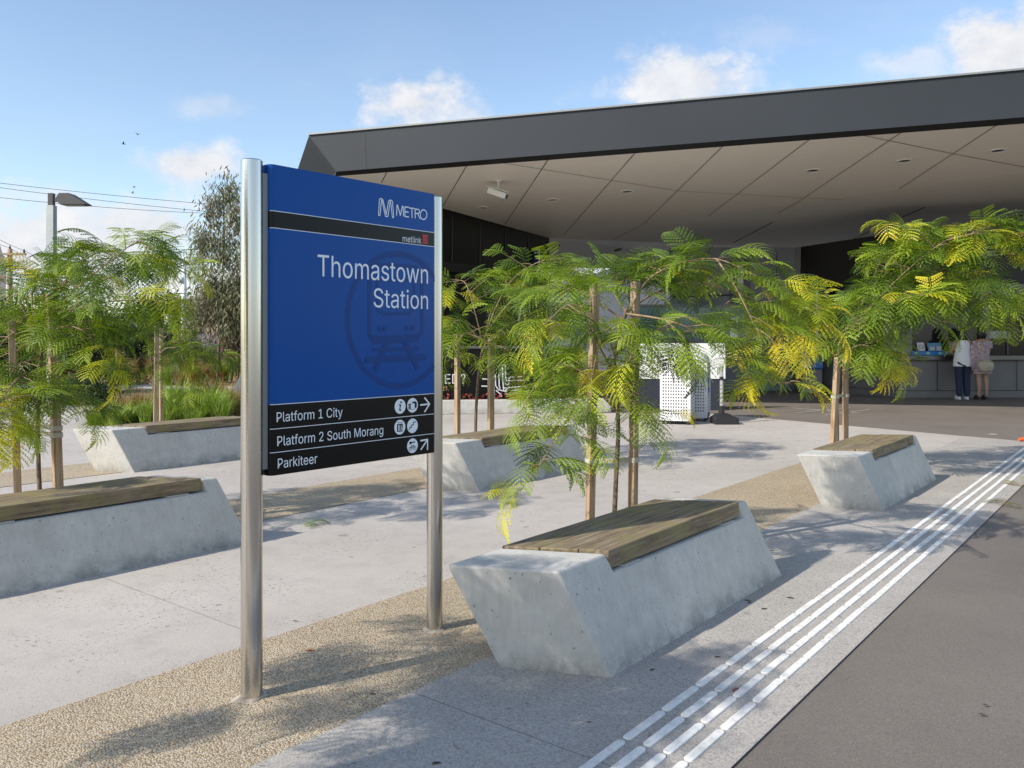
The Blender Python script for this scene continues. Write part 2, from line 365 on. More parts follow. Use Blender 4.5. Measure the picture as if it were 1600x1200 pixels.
# ================================================================== tactile bars in four lines
def bar_mesh():
    mb = MB(); L, w, h, n = .272, .034, .006, 6
    def outline(ins):
        o = []
        for k in range(n+1):
            t = -math.pi/2+math.pi*k/n; o.append((L/2-w/2+(w/2-ins)*math.cos(t), (w/2-ins)*math.sin(t)))
        for k in range(n+1):
            t = math.pi/2+math.pi*k/n; o.append((-L/2+w/2+(w/2-ins)*math.cos(t), (w/2-ins)*math.sin(t)))
        return o
    mb.loft([[(x, y, 0.0) for x, y in outline(0)], [(x, y, h*.75) for x, y in outline(.0006)], [(x, y, h) for x, y in outline(.0028)]])
    return mb
first = None; rnd = random.Random(5)
for line in range(4):
    for k in range(-1, 46):
        a = 1.80+k*.284+(.0 if line % 2 == 0 else .0); b = -1.497+line*.079
        if AB(a, b).y < 2.2: continue
        if first is None:
            first = bar_mesh().build('tactile_bar', M['tactile']); o = first
        else:
            o = first.copy(); COL.objects.link(o)
        o.location = AB(a+rnd.uniform(-.003, .003), b+rnd.uniform(-.0015, .0015), .004); o.rotation_euler = (0, 0, ROT_A+rnd.uniform(-.004, .004))
        tag(o, 'short white raised bar in the four-line tactile strip beside the asphalt path', 'tactile bar', 'white tactile bars along the asphalt path')

# ================================================================== benches: leaning concrete block with a notch of timber planks
BL, BH, BW = 1.91, .45, Vector((-.21, .43, 0))
OX, OY = .165, -.157                               # the foot stands this far on from the top
PL = [(0.0, .262), (.272, .63), (.640, 1.0)]
def make_bench(label):
    root = empty('bench'); tag(root, label, 'bench', 'concrete and timber benches set out in rows on the plaza')
    def Q(a, z, t, off=0.0):                        # a along the top from the near end, z height, t across from right to left
        k = 1-z/BH
        return Vector((a-OX+OX*k, -OY+OY*k-off, z))+BW*t
    NA, NB, ND = .36, 1.80, .082                   # notch start, end and depth
    prof = [(0, -.03), (BL, -.03), (BL, BH), (NB, BH), (NB, BH-ND), (NA, BH-ND), (NA, BH), (0, BH)]
    mb = MB()
    Rr = [Q(a, z, 0) for a, z in prof]; Ll = [Q(a, z, 1) for a, z in prof]
    n = len(prof); b = len(mb.v); mb.v += [tuple(p) for p in Rr+Ll]
    mb.f += [tuple(range(n)), tuple(range(2*n-1, n-1, -1))]+[(i, (i+1) % n, n+(i+1) % n, n+i) for i in range(n)]; mb.mi += [0]*(n+2)
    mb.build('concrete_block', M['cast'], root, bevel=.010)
    for k, (t0, t1) in enumerate(PL):
        z0, z1 = BH-ND+.010, BH+.014-.003*((k*7) % 3)
        o0 = .010 if k == 0 else 0
        a0, a1 = NA+.012, NB-.012
        pts0 = [Q(a0, z0, t0, o0), Q(a1, z0, t0, o0), Q(a1, z0, t1), Q(a0, z0, t1)]
        # planks stand square, only their ends follow the skew
        top = [Q(a0, BH, t0, o0), Q(a1, BH, t0, o0), Q(a1, BH, t1), Q(a0, BH, t1)]
        pb = [Vector((p.x, p.y, z0)) for p in top]; pt = [Vector((p.x, p.y, z1)) for p in top]
        m2 = MB(); m2.loft([pb, pt]); m2.build('timber_plank', M['plank'], root, bevel=.006)
    for a0 in (NA+.1, NB-.28):
        m2 = MB(); m2.prism([Q(a0, BH-ND+.001, .01), Q(a0+.14, BH-ND+.001, .01), Q(a0+.14, BH-ND+.001, .93), Q(a0, BH-ND+.001, .93)], (0, 0, .008)); m2.build('packer', flat('galvanised_packer', (.38, .38, .36), .6), root)
    return root
BN = [(AB(2.945, -1.813), 'concrete bench with yellow-green mossy timber planks nearest the tactile strip, behind the blue sign post'),
      (G(1382, 798), 'small looking concrete bench under the leafy tree before the ticket office, beside the tactile strip'),
      (G(750, 768), 'concrete bench half hidden behind the right sign post and drooping yellow-green leaves'),
      (G(210, 738.5), 'concrete bench backed by strappy green grass, seen just left of the near steel sign post'),
      (Vector((-2.99, 4.25, 0))+A*.0, 'long concrete bench cut off by the left edge of the photo, with dark brown planks')]
bench0 = None
for k, (p, lab) in enumerate(BN):
    if k == 0: bench0 = make_bench(lab); o = bench0
    else: o = copy_tree(bench0); o['label'] = lab
    o.location = (p.x, p.y, 0.004 if False else 0.0); o.rotation_euler = (0, 0, ROT_A)

# ================================================================== station sign
p1 = Vector((-1.017, 3.25, 0)); p2 = Vector((-.373, 4.01, 0))
SD = (p2-p1); SPAN = SD.length; SD.normalize(); SN = Vector((SD.y, -SD.x, 0))     # SN faces the viewer
sign = empty('station_sign', p1, math.atan2(SD.y, SD.x))
tag(sign, 'tall blue and black station name sign held between two round stainless steel posts', 'sign')
YF = -.047                                          # front face in the sign's own frame (x along, -y to the viewer)
U0, U1, ZB, ZT = .052, SPAN-.044, .863, 2.088
def sp_(px, py):                                    # photo pixel to a spot on the sign's front face
    q = p1+SN*(-YF); k = (px-CX)/F                  # (q+SD u).x = k (q+SD u).y
    u = (k*q.y-q.x)/(SD.x-k*SD.y); D = q.y+SD.y*u
    return u, EYE+(HY-py)/F*D
blue = NT('sign_blue'); blue.col(blue.mixc(blue.noise(blue.coord(), 1.2, 3), (.005, .070, .31), (.007, .083, .345))); blue.rough(.25); blue.b.inputs['Specular IOR Level'].default_value = .16; M['sblue'] = blue.m
M['sblack'] = flat('sign_black', (.006, .006, .007), .25, spec=.22)
M['sdark'] = flat('sign_dark_blue', (.005, .052, .235), .3, spec=.2)
M['swhite'] = flat('sign_white', (.80, .86, .92), .4)
M['sred'] = flat('sign_red', (.50, .02, .04), .4)
for x, r, zt in ((0, .0415, 2.10), (SPAN, .0385, 2.085)):
    mb = MB(); mb.lathe([(r, -.05), (r, zt-.004), (r-.004, zt)], (x, 0, 0), 40); po = mb.build('post', M['steel'], sign, smooth=True, auto=40)
    mb = MB(); rr = random.Random(int(x*7)+2)
    mb.loft([[(x+math.cos(2*math.pi*k/18)*(r+.022*rr.uniform(.3, 1.5))*(1.25 if math.cos(2*math.pi*k/18) < 0 else 1), math.sin(2*math.pi*k/18)*(r+.018*rr.uniform(.3, 1.4)), .003) for k in range(18)],
             [(x+math.cos(2*math.pi*k/18)*(r+.004), math.sin(2*math.pi*k/18)*(r+.004), .012) for k in range(18)]])
    mb.build('mortar_collar', flat('pale_mortar', (.38, .33, .26), .9, noise=.4, nscale=30), sign)
mb = MB()
for z0, z1 in ((.89, 2.05),):
    for xa, xb in ((.030, U0+.004), (U1-.004, SPAN-.03)):
        mb = MB(); mb.box(xa, xb, -.030, .022, z0, z1); mb.build('mounting_rail', flat('grey_rail', (.20, .21, .22), .45, .6), sign)
# panel as stacked bands with rounded vertical edges
ZL = [ZB, .9535, 1.0465, 1.1425, 1.838, 1.905, ZT]; MI = [1, 1, 1, 0, 1, 0]
def sec(z, ins=0):
    r = .022; o = []
    for k in range(6): t = math.pi+math.pi/2*k/5; o.append((U0+r+r*math.cos(t), YF+r+r*math.sin(t), z))
    for k in range(6): t = 1.5*math.pi+math.pi/2*k/5; o.append((U1-r*.4+r*.4*math.cos(t), YF+r*.4+r*.4*math.sin(t), z))
    o += [(U1, .028, z), (U0, .028, z)]; return o
mb = MB(); rings = [sec(z) for z in ZL]; n = len(rings[0])
for r_ in rings: mb.v += r_
for i in range(len(rings)-1):
    for k in range(n): mb.f.append((i*n+k, i*n+(k+1) % n, (i+1)*n+(k+1) % n, (i+1)*n+k)); mb.mi.append(MI[i])
mb.f.append(tuple(range(n-1, -1, -1))); mb.mi.append(1); mb.f.append(tuple((len(rings)-1)*n+k for k in range(n))); mb.mi.append(0)
panel = mb.build('sign_panel', [M['sblue'], M['sblack']], sign, smooth=True, auto=50)
for z in ZL[1:-1]:
    mb = MB(); mb.prism([(x, y, z-.0013) for x, y, _ in [(px_, py_-.0006, 0) for px_, py_, _ in sec(z)[2:10]]]+[(x, y+.004, z-.0013) for x, y, _ in reversed(sec(z)[2:10])], (0, 0, .0026)); mb.build('white_rule', M['swhite'], panel)
def ribbon(mb, pts, w, y, closed=False):            # stroke on the sign face, pts in (u,z)
    pts = [Vector((p[0], p[1])) for p in pts]
    if closed: pts = pts+[pts[0]]
    for a_, b_ in zip(pts[:-1], pts[1:]):
        d = (b_-a_)
        if d.length < 1e-6: continue
        d.normalize(); nrm = Vector((-d.y, d.x))*w/2; e = d*w*.25
        mb.poly([(q.x, y, q.y) for q in (a_-e-nrm, b_+e-nrm, b_+e+nrm, a_-e+nrm)])
        y -= .00001
def disc(mb, u, z, ru, y, n=28, rz=None):
    rz = rz or ru
    mb.poly([(u+ru*math.cos(2*math.pi*k/n), y, z+rz*math.sin(2*math.pi*k/n)) for k in range(n)])
# letter outlines of a plain grotesque: advance, closed contours (thousandths of an em)
GLYPHS = {'.': (188,[[(95,-4),(86,-4),(78,-1),(70,3),(63,9),(57,16),(53,24),(50,32),(50,41),(50,50),(53,59),(57,66),(63,73),(70,79),(78,83),(86,86),(95,87),(104,86),(113,83),(121,79),(128,73),(134,66),(138,59),(140,50),(141,41),(140,32),(138,24),(134,16),(128,9),(121,3),(113,-1),(104,-4)]]),'1': (453,[[(76,0),(76,55),(391,55),(391,0)],[(276,509),(276,0),(212,0),(212,448),(209,448),(86,358),(86,427),(198,509)]]),'2': (453,[[(64,0),(64,47),(234,229),(282,282),(311,327),(315,337),(318,348),(320,360),(320,371),(319,385),(317,397),(313,408),(308,419),(301,428),(293,436),(283,443),(273,449),(262,454),(250,457),(237,459),(224,460),(209,459),(196,457),(184,453),(172,447),(162,441),(153,433),(145,424),(139,413),(134,402),(130,390),(128,376),(127,362),(66,362),(67,384),(71,405),(77,424),(86,442),(98,459),(111,473),(126,486),(143,496),(162,505),(182,511),(203,514),(225,516),(247,514),(268,511),(288,505),(306,497),(323,486),(337,474),(350,461),(361,445),(370,428),(376,411),(380,392),(381,372),(380,358),(378,345),(375,331),(371,318),(365,304),(357,290),(347,275),(336,259),(267,180),(153,60),(153,57),(389,57),(389,0)]]),'?': (358,[[(132,152),(132,159),(133,181),(134,200),(137,216),(141,230),(146,241),(153,252),(160,261),(168,269),(209,298),(220,306),(230,314),(239,324),(247,334),(253,345),(258,357),(261,370),(262,384),(261,395),(259,406),(255,416),(250,425),(244,433),(237,441),(229,447),(220,452),(211,456),(200,459),(189,461),(178,462),(167,461),(157,459),(147,457),(137,453),(128,448),(120,441),(112,434),(106,425),(100,416),(96,404),(93,392),(92,378),(27,378),(29,399),(33,418),(40,436),(49,452),(60,467),(73,479),(87,490),(103,499),(120,506),(138,511),(157,515),(178,516),(199,514),(219,511),(238,506),(255,498),(270,489),(284,478),(296,465),(306,451),(314,435),(319,418),(323,401),(324,382),(323,362),(319,344),(314,327),(306,311),(296,297),(284,284),(270,272),(254,261),(219,235),(200,205),(194,158),(194,152)],[(164,-4),(155,-4),(146,-1),(138,3),(131,9),(126,16),(121,24),(119,32),(118,41),(119,50),(121,58),(126,66),(131,73),(138,79),(146,83),(155,86),(164,86),(173,86),(181,83),(189,79),(196,73),(202,66),(206,58),(208,50),(209,41),(208,32),(206,24),(202,16),(196,9),(189,3),(181,-1),(173,-4)]]),'C': (510,[[(267,-7),(235,-5),(205,1),(177,11),(150,25),(126,42),(104,63),(86,88),(70,115),(57,146),(48,179),(42,215),(40,254),(42,293),(48,329),(57,362),(70,393),(86,421),(104,445),(126,466),(150,484),(177,498),(205,508),(235,514),(267,516),(286,515),(305,513),(323,509),(340,504),(357,498),(373,490),(388,481),(402,471),(415,460),(427,447),(438,433),(448,418),(456,402),(463,385),(469,367),(473,348),(408,348),(405,361),(401,373),(395,384),(389,395),(357,428),(315,449),(267,456),(245,454),(223,450),(203,443),(184,432),(166,419),(150,403),(137,385),(125,364),(116,340),(109,314),(105,285),(103,254),(105,223),(109,194),(116,168),(125,145),(137,123),(151,105),(166,89),(184,76),(203,66),(223,59),(245,54),(267,53),(315,60),(357,81),(389,114),(408,160),(473,160),(469,142),(463,124),(457,107),(448,91),(438,76),(428,62),(416,49),(402,38),(388,28),(373,19),(357,11),(341,5),(323,0),(305,-4),(286,-6)]]),'D': (502,[[(219,0),(96,0),(96,57),(215,57),(244,58),(272,63),(296,70),(318,81),(337,94),(354,110),(368,128),(379,149),(388,172),(394,198),(398,226),(399,255),(398,285),(394,312),(388,337),(379,361),(368,381),(354,399),(338,415),(320,428),(299,438),(275,446),(249,450),(221,452),(93,452),(93,509),(225,509),(261,507),(294,501),(325,492),(353,478),(377,461),(399,441),(418,418),(433,391),(446,361),(455,329),(460,293),(462,255),(460,217),(455,181),(446,149),(433,119),(417,92),(398,68),(376,48),(351,31),(322,17),(291,8),(256,2)],[(125,509),(125,0),(60,0),(60,509)]]),'E': (419,[[(60,0),(60,509),(372,509),(372,452),(125,452),(125,286),(355,286),(355,229),(125,229),(125,57),(375,57),(375,0)]]),'I': (300,[[(31,0),(31,57),(118,57),(118,452),(31,452),(31,509),(269,509),(269,452),(183,452),(183,57),(269,57),(269,0)]]),'M': (628,[[(60,0),(60,509),(152,509),(277,187),(287,159),(299,123),(311,84),(322,49),(307,49),(318,83),(330,121),(342,158),(352,187),(476,509),(568,509),(568,0),(504,0),(504,291),(504,327),(505,369),(506,413),(507,457),(513,457),(498,409),(482,363),(467,322),(456,291),(342,0),(286,0),(170,291),(159,321),(145,361),(129,408),(112,457),(119,457),(120,416),(121,372),(122,328),(122,291),(122,0)]]),'P': (445,[[(60,0),(60,509),(235,509),(263,507),(289,503),(312,497),(332,487),(350,476),(366,462),(379,447),(390,430),(398,411),(404,391),(407,370),(409,348),(407,325),(404,304),(398,284),(390,265),(379,248),(366,233),(350,219),(332,207),(312,198),(289,191),(263,187),(235,186),(109,186),(109,242),(233,242),(252,243),(269,246),(284,250),(297,256),(308,264),(318,272),(327,282),(333,294),(338,306),(342,319),(344,333),(344,348),(344,362),(342,376),(338,389),(333,402),(326,413),(318,423),(308,431),(297,439),(284,444),(268,449),(251,451),(232,452),(125,452),(125,0)]]),'S': (447,[[(224,-9),(197,-8),(172,-4),(149,1),(128,9),(108,19),(91,31),(76,45),(64,60),(54,77),(46,96),(41,115),(38,137),(104,137),(107,123),(110,110),(116,98),(123,88),(132,79),(142,71),(154,64),(166,59),(180,55),(194,52),(209,50),(224,49),(241,50),(257,52),(272,55),(286,60),(299,66),(311,74),(321,82),(329,92),(336,102),(341,114),(345,126),(346,139),(345,151),(342,161),(338,171),(332,179),(325,186),(316,193),(307,199),(296,205),(245,222),(184,239),(154,249),(128,260),(105,274),(86,289),(71,307),(60,326),(54,348),(52,372),(53,393),(58,413),(65,431),(75,448),(87,463),(102,476),(119,488),(138,498),(158,506),(180,511),(203,514),(227,516),(252,514),(275,511),(296,505),(316,498),(334,488),(351,476),(365,463),(377,449),(387,433),(394,415),(399,397),(401,378),(337,378),(334,396),(326,412),(316,426),(302,437),(286,447),(267,453),(247,457),(225,459),(209,458),(194,456),(180,452),(167,448),(156,442),(145,435),(136,427),(129,418),(123,409),(118,398),(116,387),(115,376),(116,363),(119,352),(124,342),(131,334),(139,326),(148,319),(158,313),(169,308),(212,293),(264,279),(312,264),(359,238),(369,229),(379,220),(387,209),(395,198),(401,185),(405,171),(407,155),(408,139),(407,118),(403,99),(396,81),(386,64),(374,48),(360,34),(343,21),(323,11),(302,2),(278,-4),(252,-8)]]),'T': (449,[[(32,452),(32,509),(417,509),(417,452),(257,452),(257,0),(193,0),(193,452)]]),'a': (389,[[(160,-9),(142,-8),(126,-5),(110,-1),(94,5),(80,12),(68,22),(57,32),(48,45),(40,58),(35,73),(31,90),(30,108),(31,123),(34,138),(38,150),(43,161),(50,171),(58,179),(67,187),(78,193),(125,211),(178,220),(234,227),(265,235),(270,238),(273,243),(275,248),(276,255),(276,257),(275,268),(273,279),(271,288),(267,297),(262,304),(256,311),(248,317),(240,322),(230,326),(220,329),(208,330),(196,331),(183,330),(171,329),(159,326),(149,322),(118,301),(100,274),(41,291),(48,308),(57,322),(67,335),(79,346),(91,355),(104,364),(118,370),(133,375),(148,379),(163,382),(179,384),(194,384),(239,379),(286,360),(296,353),(306,343),(315,333),(322,320),(329,306),(333,290),(336,272),(337,251),(337,0),(277,0),(277,52),(272,52),(252,25),(215,1),(203,-3),(190,-6),(176,-8)],[(170,45),(187,46),(202,49),(216,53),(228,59),(239,66),(248,74),(257,83),(263,93),(269,104),(272,115),(275,126),(276,138),(276,190),(259,182),(231,176),(200,171),(175,168),(134,159),(125,155),(117,150),(110,145),(103,139),(98,132),(95,124),(93,115),(92,105),(92,95),(94,87),(98,79),(102,72),(107,66),(114,61),(121,56),(130,52)]]),'e': (404,[[(212,-8),(185,-7),(161,-2),(138,6),(117,16),(98,30),(82,46),(68,64),(56,85),(46,108),(40,132),(35,159),(34,187),(35,215),(39,242),(46,267),(55,290),(67,311),(81,329),(97,346),(115,359),(135,370),(157,378),(180,383),(205,384),(221,384),(236,382),(251,379),(266,374),(280,368),(294,361),(307,351),(319,341),(331,329),(341,315),(350,299),(357,282),(363,263),(368,242),(370,219),(371,194),(371,169),(75,169),(75,221),(338,221),(310,202),(309,220),(307,237),(303,254),(298,269),(291,282),(283,294),(273,305),(263,314),(250,321),(237,326),(222,329),(205,330),(189,329),(173,326),(159,321),(146,313),(135,304),(125,294),(116,282),(109,270),(103,256),(99,241),(97,226),(96,211),(96,178),(97,157),(100,139),(104,122),(110,106),(118,92),(128,80),(139,70),(151,61),(165,55),(179,50),(195,47),(212,46),(254,53),(285,73),(306,105),(365,91),(360,77),(353,63),(345,51),(335,39),(324,29),(311,19),(298,11),(283,4),(266,-1),(249,-5),(231,-7)]]),'f': (254,[[(228,379),(228,327),(6,327),(6,379)],[(81,0),(81,432),(82,447),(84,461),(89,474),(96,486),(104,496),(113,505),(124,513),(135,519),(148,524),(161,527),(174,529),(187,530),(222,527),(243,521),(227,468),(215,472),(195,474),(182,473),(171,470),(162,466),(154,460),(149,452),(145,443),(142,431),(142,419),(142,0)]]),'g': (425,[[(207,-151),(187,-150),(168,-148),(150,-144),(134,-140),(119,-134),(105,-127),(93,-119),(82,-110),(73,-101),(64,-91),(57,-80),(51,-69),(101,-41),(122,-66),(154,-88),(165,-92),(178,-95),(192,-97),(207,-97),(229,-96),(249,-92),(267,-85),(282,-75),(295,-62),(304,-47),(310,-28),(311,-6),(311,68),(306,68),(287,41),(252,16),(241,11),(227,8),(212,5),(195,5),(173,6),(152,10),(132,17),(113,27),(95,39),(80,53),(67,71),(55,90),(46,112),(39,136),(35,163),(34,191),(35,220),(39,246),(46,271),(55,293),(66,314),(80,332),(95,347),(112,361),(131,371),(152,378),(173,383),(196,384),(213,384),(228,382),(242,378),(253,373),(288,346),(308,319),(313,319),(313,379),(372,379),(372,-9),(371,-32),(367,-54),(360,-73),(350,-90),(338,-104),(324,-117),(308,-127),(291,-136),(271,-142),(251,-147),(229,-150)],[(205,59),(222,60),(237,63),(251,68),(264,75),(275,84),(285,95),(293,107),(300,121),(305,137),(309,154),(312,172),(312,193),(312,212),(309,231),(305,248),(300,264),(293,278),(285,291),(275,303),(264,312),(251,320),(237,325),(222,329),(205,330),(188,329),(172,325),(158,320),(145,312),(134,302),(124,290),(115,277),(109,262),(103,246),(99,229),(97,212),(96,193),(97,173),(99,155),(103,138),(109,123),(116,108),(124,96),(134,85),(145,76),(158,68),(172,63),(188,60)]]),'h': (410,[[(114,227),(114,0),(53,0),(53,509),(114,509),(114,287),(102,287),(112,312),(124,332),(137,349),(152,362),(169,372),(187,379),(207,383),(227,384),(246,383),(264,380),(280,376),(295,369),(309,360),(321,349),(332,336),(341,321),(348,304),(353,285),(356,264),(357,240),(357,0),(296,0),(296,235),(295,256),(290,275),(283,291),(273,304),(260,315),(246,323),(229,328),(210,329),(197,328),(184,326),(172,322),(161,317),(150,311),(141,303),(133,293),(126,283),(121,271),(117,257),(114,243)]]),'i': (167,[[(53,0),(53,379),(114,379),(114,0)],[(84,443),(75,444),(67,446),(60,449),(54,455),(48,461),(44,468),(42,475),(41,483),(42,491),(44,499),(48,506),(54,512),(60,517),(67,521),(75,523),(84,524),(92,523),(100,521),(107,517),(114,512),(119,506),(123,499),(126,491),(126,483),(126,475),(123,468),(119,461),(114,455),(107,449),(100,446),(92,444)]]),'k': (381,[[(110,137),(110,212),(121,212),(284,379),(360,379),(184,199),(177,199)],[(53,0),(53,509),(114,509),(114,0)],[(294,0),(148,186),(191,229),(372,0)]]),'l': (189,[[(139,-2),(119,-1),(101,3),(86,10),(74,20),(65,33),(58,47),(54,65),(53,84),(53,509),(114,509),(114,99),(114,87),(115,77),(117,68),(120,62),(124,58),(130,54),(137,53),(146,52),(160,53),(170,54),(181,3),(162,-1)]]),'m': (610,[[(53,0),(53,379),(112,379),(112,295),(108,295),(112,310),(118,323),(125,335),(132,346),(141,355),(151,363),(161,370),(172,376),(183,380),(195,384),(207,386),(219,386),(239,385),(257,380),(273,372),(287,361),(299,347),(309,331),(316,314),(321,295),(312,295),(317,308),(322,321),(329,332),(337,343),(347,353),(357,361),(368,369),(381,375),(394,380),(407,383),(422,385),(437,386),(453,385),(468,383),(483,378),(497,372),(510,364),(522,354),(532,342),(541,328),(548,313),(553,296),(556,276),(557,255),(557,0),(496,0),(496,254),(494,273),(490,289),(483,302),(473,313),(460,321),(447,326),(433,329),(419,330),(406,330),(395,328),(384,324),(374,320),(365,314),(358,307),(351,299),(345,290),(341,280),(338,270),(336,259),(335,247),(335,0),(274,0),(274,260),(273,275),(269,288),(262,301),(253,311),(242,320),(229,326),(215,329),(199,330),(188,330),(178,328),(168,325),(158,320),(148,314),(140,307),(132,299),(126,289),(121,278),(117,266),(114,253),(114,238),(114,0)]]),'n': (410,[[(114,227),(114,0),(53,0),(53,379),(112,379),(112,287),(102,287),(112,312),(124,332),(137,349),(152,362),(169,372),(187,379),(207,383),(227,384),(246,383),(264,380),(280,376),(295,369),(309,360),(321,349),(332,336),(341,321),(348,304),(353,285),(356,264),(357,240),(357,0),(296,0),(296,235),(295,256),(290,275),(283,291),(273,304),(260,315),(246,323),(229,328),(210,329),(197,328),(184,326),(172,322),(161,317),(150,311),(141,303),(133,293),(126,283),(121,271),(117,257),(114,243)]]),'o': (415,[[(207,-8),(182,-7),(159,-2),(137,6),(117,16),(98,30),(82,46),(68,64),(56,85),(46,108),(40,133),(36,159),(34,187),(36,216),(40,243),(46,268),(56,291),(68,312),(82,330),(98,346),(117,360),(137,371),(159,378),(182,383),(207,384),(233,383),(256,378),(278,371),(299,360),(317,346),(333,330),(347,312),(359,291),(369,268),(376,243),(380,216),(381,187),(380,159),(376,133),(369,108),(359,85),(347,64),(333,46),(317,30),(299,16),(278,6),(256,-2),(233,-7)],[(207,46),(226,48),(242,51),(257,57),(270,66),(282,76),(292,89),(300,102),(307,117),(312,134),(316,151),(318,169),(319,187),(318,206),(316,224),(312,242),(307,258),(300,274),(292,287),(282,300),(270,310),(257,319),(242,325),(226,329),(207,330),(189,329),(173,325),(158,319),(145,310),(134,300),(124,287),(115,274),(108,258),(103,242),(99,224),(97,206),(96,187),(97,169),(99,151),(103,134),(108,117),(115,102),(124,89),(134,76),(145,66),(158,57),(173,51),(189,48)]]),'r': (259,[[(53,0),(53,379),(112,379),(112,321),(115,321),(122,335),(130,347),(140,358),(152,367),(166,375),(181,380),(196,384),(213,385),(229,384),(243,384),(243,322),(230,324),(207,326),(194,325),(182,323),(170,319),(159,315),(149,309),(140,301),(132,293),(126,284),(121,273),(117,262),(114,250),(114,237),(114,0)]]),'s': (365,[[(182,-8),(163,-7),(145,-5),(128,-2),(112,3),(98,10),(84,18),(72,27),(62,38),(53,50),(45,63),(40,78),(36,94),(94,107),(99,92),(105,79),(114,69),(124,60),(136,54),(150,49),(165,46),(181,45),(200,46),(217,50),(232,55),(244,62),(255,71),(262,81),(267,91),(268,103),(267,112),(265,121),(260,129),(254,136),(246,142),(237,147),(225,151),(212,155),(149,170),(125,177),(104,186),(87,196),(72,208),(61,222),(53,237),(48,255),(47,274),(48,290),(51,305),(57,319),(65,332),(75,343),(87,354),(100,363),(115,370),(131,377),(149,381),(167,384),(187,384),(206,384),(223,381),(239,378),(254,372),(267,366),(279,358),(290,349),(299,339),(307,328),(314,316),(319,303),(324,290),(268,277),(264,288),(258,298),(251,307),(243,316),(232,323),(219,328),(205,331),(187,333),(171,332),(156,329),(143,324),(131,317),(121,308),(114,299),(110,289),(109,277),(110,267),(112,258),(117,250),(124,243),(133,237),(144,232),(157,227),(172,223),(229,209),(254,202),(275,194),(292,183),(306,171),(317,158),(325,142),(330,125),(331,107),(330,90),(326,75),(321,61),(312,47),(302,35),(290,24),(276,15),(260,6),(242,0),(223,-5),(203,-7)]]),'t': (227,[[(204,379),(204,327),(6,327),(6,379)],[(65,471),(126,471),(126,98),(127,86),(128,76),(132,68),(136,61),(142,56),(150,53),(159,51),(170,50),(185,51),(202,54),(213,2),(192,-3),(168,-4),(145,-3),(125,2),(107,10),(92,21),(80,35),(72,52),(67,71),(65,93)]]),'u': (410,[[(182,-5),(164,-4),(146,-1),(130,4),(115,11),(101,20),(89,31),(78,44),(69,59),(62,76),(57,95),(54,116),(53,139),(53,379),(114,379),(114,144),(115,123),(119,105),(127,89),(137,75),(150,64),(164,56),(181,52),(200,50),(213,51),(226,53),(238,57),(249,62),(259,69),(268,77),(276,86),(283,97),(289,109),(293,122),(295,137),(296,153),(296,379),(357,379),(357,0),(298,0),(298,92),(307,92),(297,67),(286,47),(272,30),(257,17),(240,7),(222,0),(203,-4)]]),'w': (567,[[(138,0),(23,379),(87,379),(133,214),(154,137),(175,41),(165,41),(186,135),(206,214),(252,379),(316,379),(362,214),(382,136),(402,41),(391,41),(413,135),(434,214),(480,379),(545,379),(429,0),(368,0),(319,172),(305,225),(291,280),(277,338),(291,338),(277,280),(263,225),(248,172),(199,0)]]),'y': (389,[[(47,-139),(61,-86),(71,-87),(104,-89),(111,-87),(118,-84),(124,-80),(130,-74),(136,-67),(141,-58),(146,-48),(151,-36),(163,-1),(17,379),(84,379),(165,155),(187,87),(206,21),(184,21),(202,87),(224,155),(305,379),(371,379),(204,-58),(177,-107),(168,-116),(159,-124),(150,-130),(139,-136),(128,-140),(117,-143),(104,-145),(91,-145),(65,-143)]])}

def inside(p, c):
    r = False; n = len(c)
    for k in range(n):
        (x0, y0), (x1, y1) = c[k], c[(k+1) % n]
        if (y0 > p[1]) != (y1 > p[1]) and p[0] < (x1-x0)*(p[1]-y0)/(y1-y0)+x0: r = not r
    return r
def area(c): return sum(c[k][0]*c[(k+1) % len(c)][1]-c[(k+1) % len(c)][0]*c[k][1] for k in range(len(c)))
def text_mesh(s, bold=0.0):
    bmx = bmesh.new(); x = 0.0
    for ch in s:
        if ch == ' ': x += .19; continue
        adv, cons = GLYPHS[ch]; big = max(cons, key=lambda c: abs(area(c))); sg = area(big) > 0
        outer = [c for c in cons if (area(c) > 0) == sg]; holes = [c for c in cons if (area(c) > 0) != sg]
        for oi, oc in enumerate(outer):             # strokes that overlap are filled one by one, a hair apart
            cu = bpy.data.curves.new('letters', 'CURVE'); cu.dimensions = '2D'; cu.fill_mode = 'BOTH'; cu.offset = bold
            for c in [oc]+[h for h in holes if inside(h[0], oc)]:
                spl = cu.splines.new('POLY'); spl.points.add(len(c)-1); spl.use_cyclic_u = True
                for k, (px, py) in enumerate(c): spl.points[k].co = (x+px/1000, py/1000, 0, 1)
            ob = bpy.data.objects.new('letters', cu); COL.objects.link(ob); dg = bpy.context.evaluated_depsgraph_get(); dg.update()
            me = bpy.data.meshes.new_from_object(ob.evaluated_get(dg)); COL.objects.unlink(ob); bpy.data.objects.remove(ob); bpy.data.curves.remove(cu)
            for v in me.vertices: v.co.z = oi*.0002
            bmx.from_mesh(me); bpy.data.meshes.remove(me)
        x += adv/1000
    me = bpy.data.meshes.new('letters'); bmx.to_mesh(me); bmx.free(); return me
CAP = {}
def capheight(bold=0.0):
    me = text_mesh('T', bold); return max(v.co.y for v in me.vertices)
def text(name, s, u0, u1, zb, cap, m, parent, y, bold=0.0, basis=None):
    me = text_mesh(s); xs = [v.co.x for v in me.vertices]; x0, x1 = min(xs), max(xs); H = capheight()
    for v in me.vertices:
        u = u0+(v.co.x-x0)/(x1-x0)*(u1-u0); z = zb+v.co.y/H*cap
        v.co = (u, y-v.co.z, z) if basis is None else basis(u, z)
    me.flip_normals()
    return mesh_obj(name, me, m, parent)
Y1 = YF-.0012
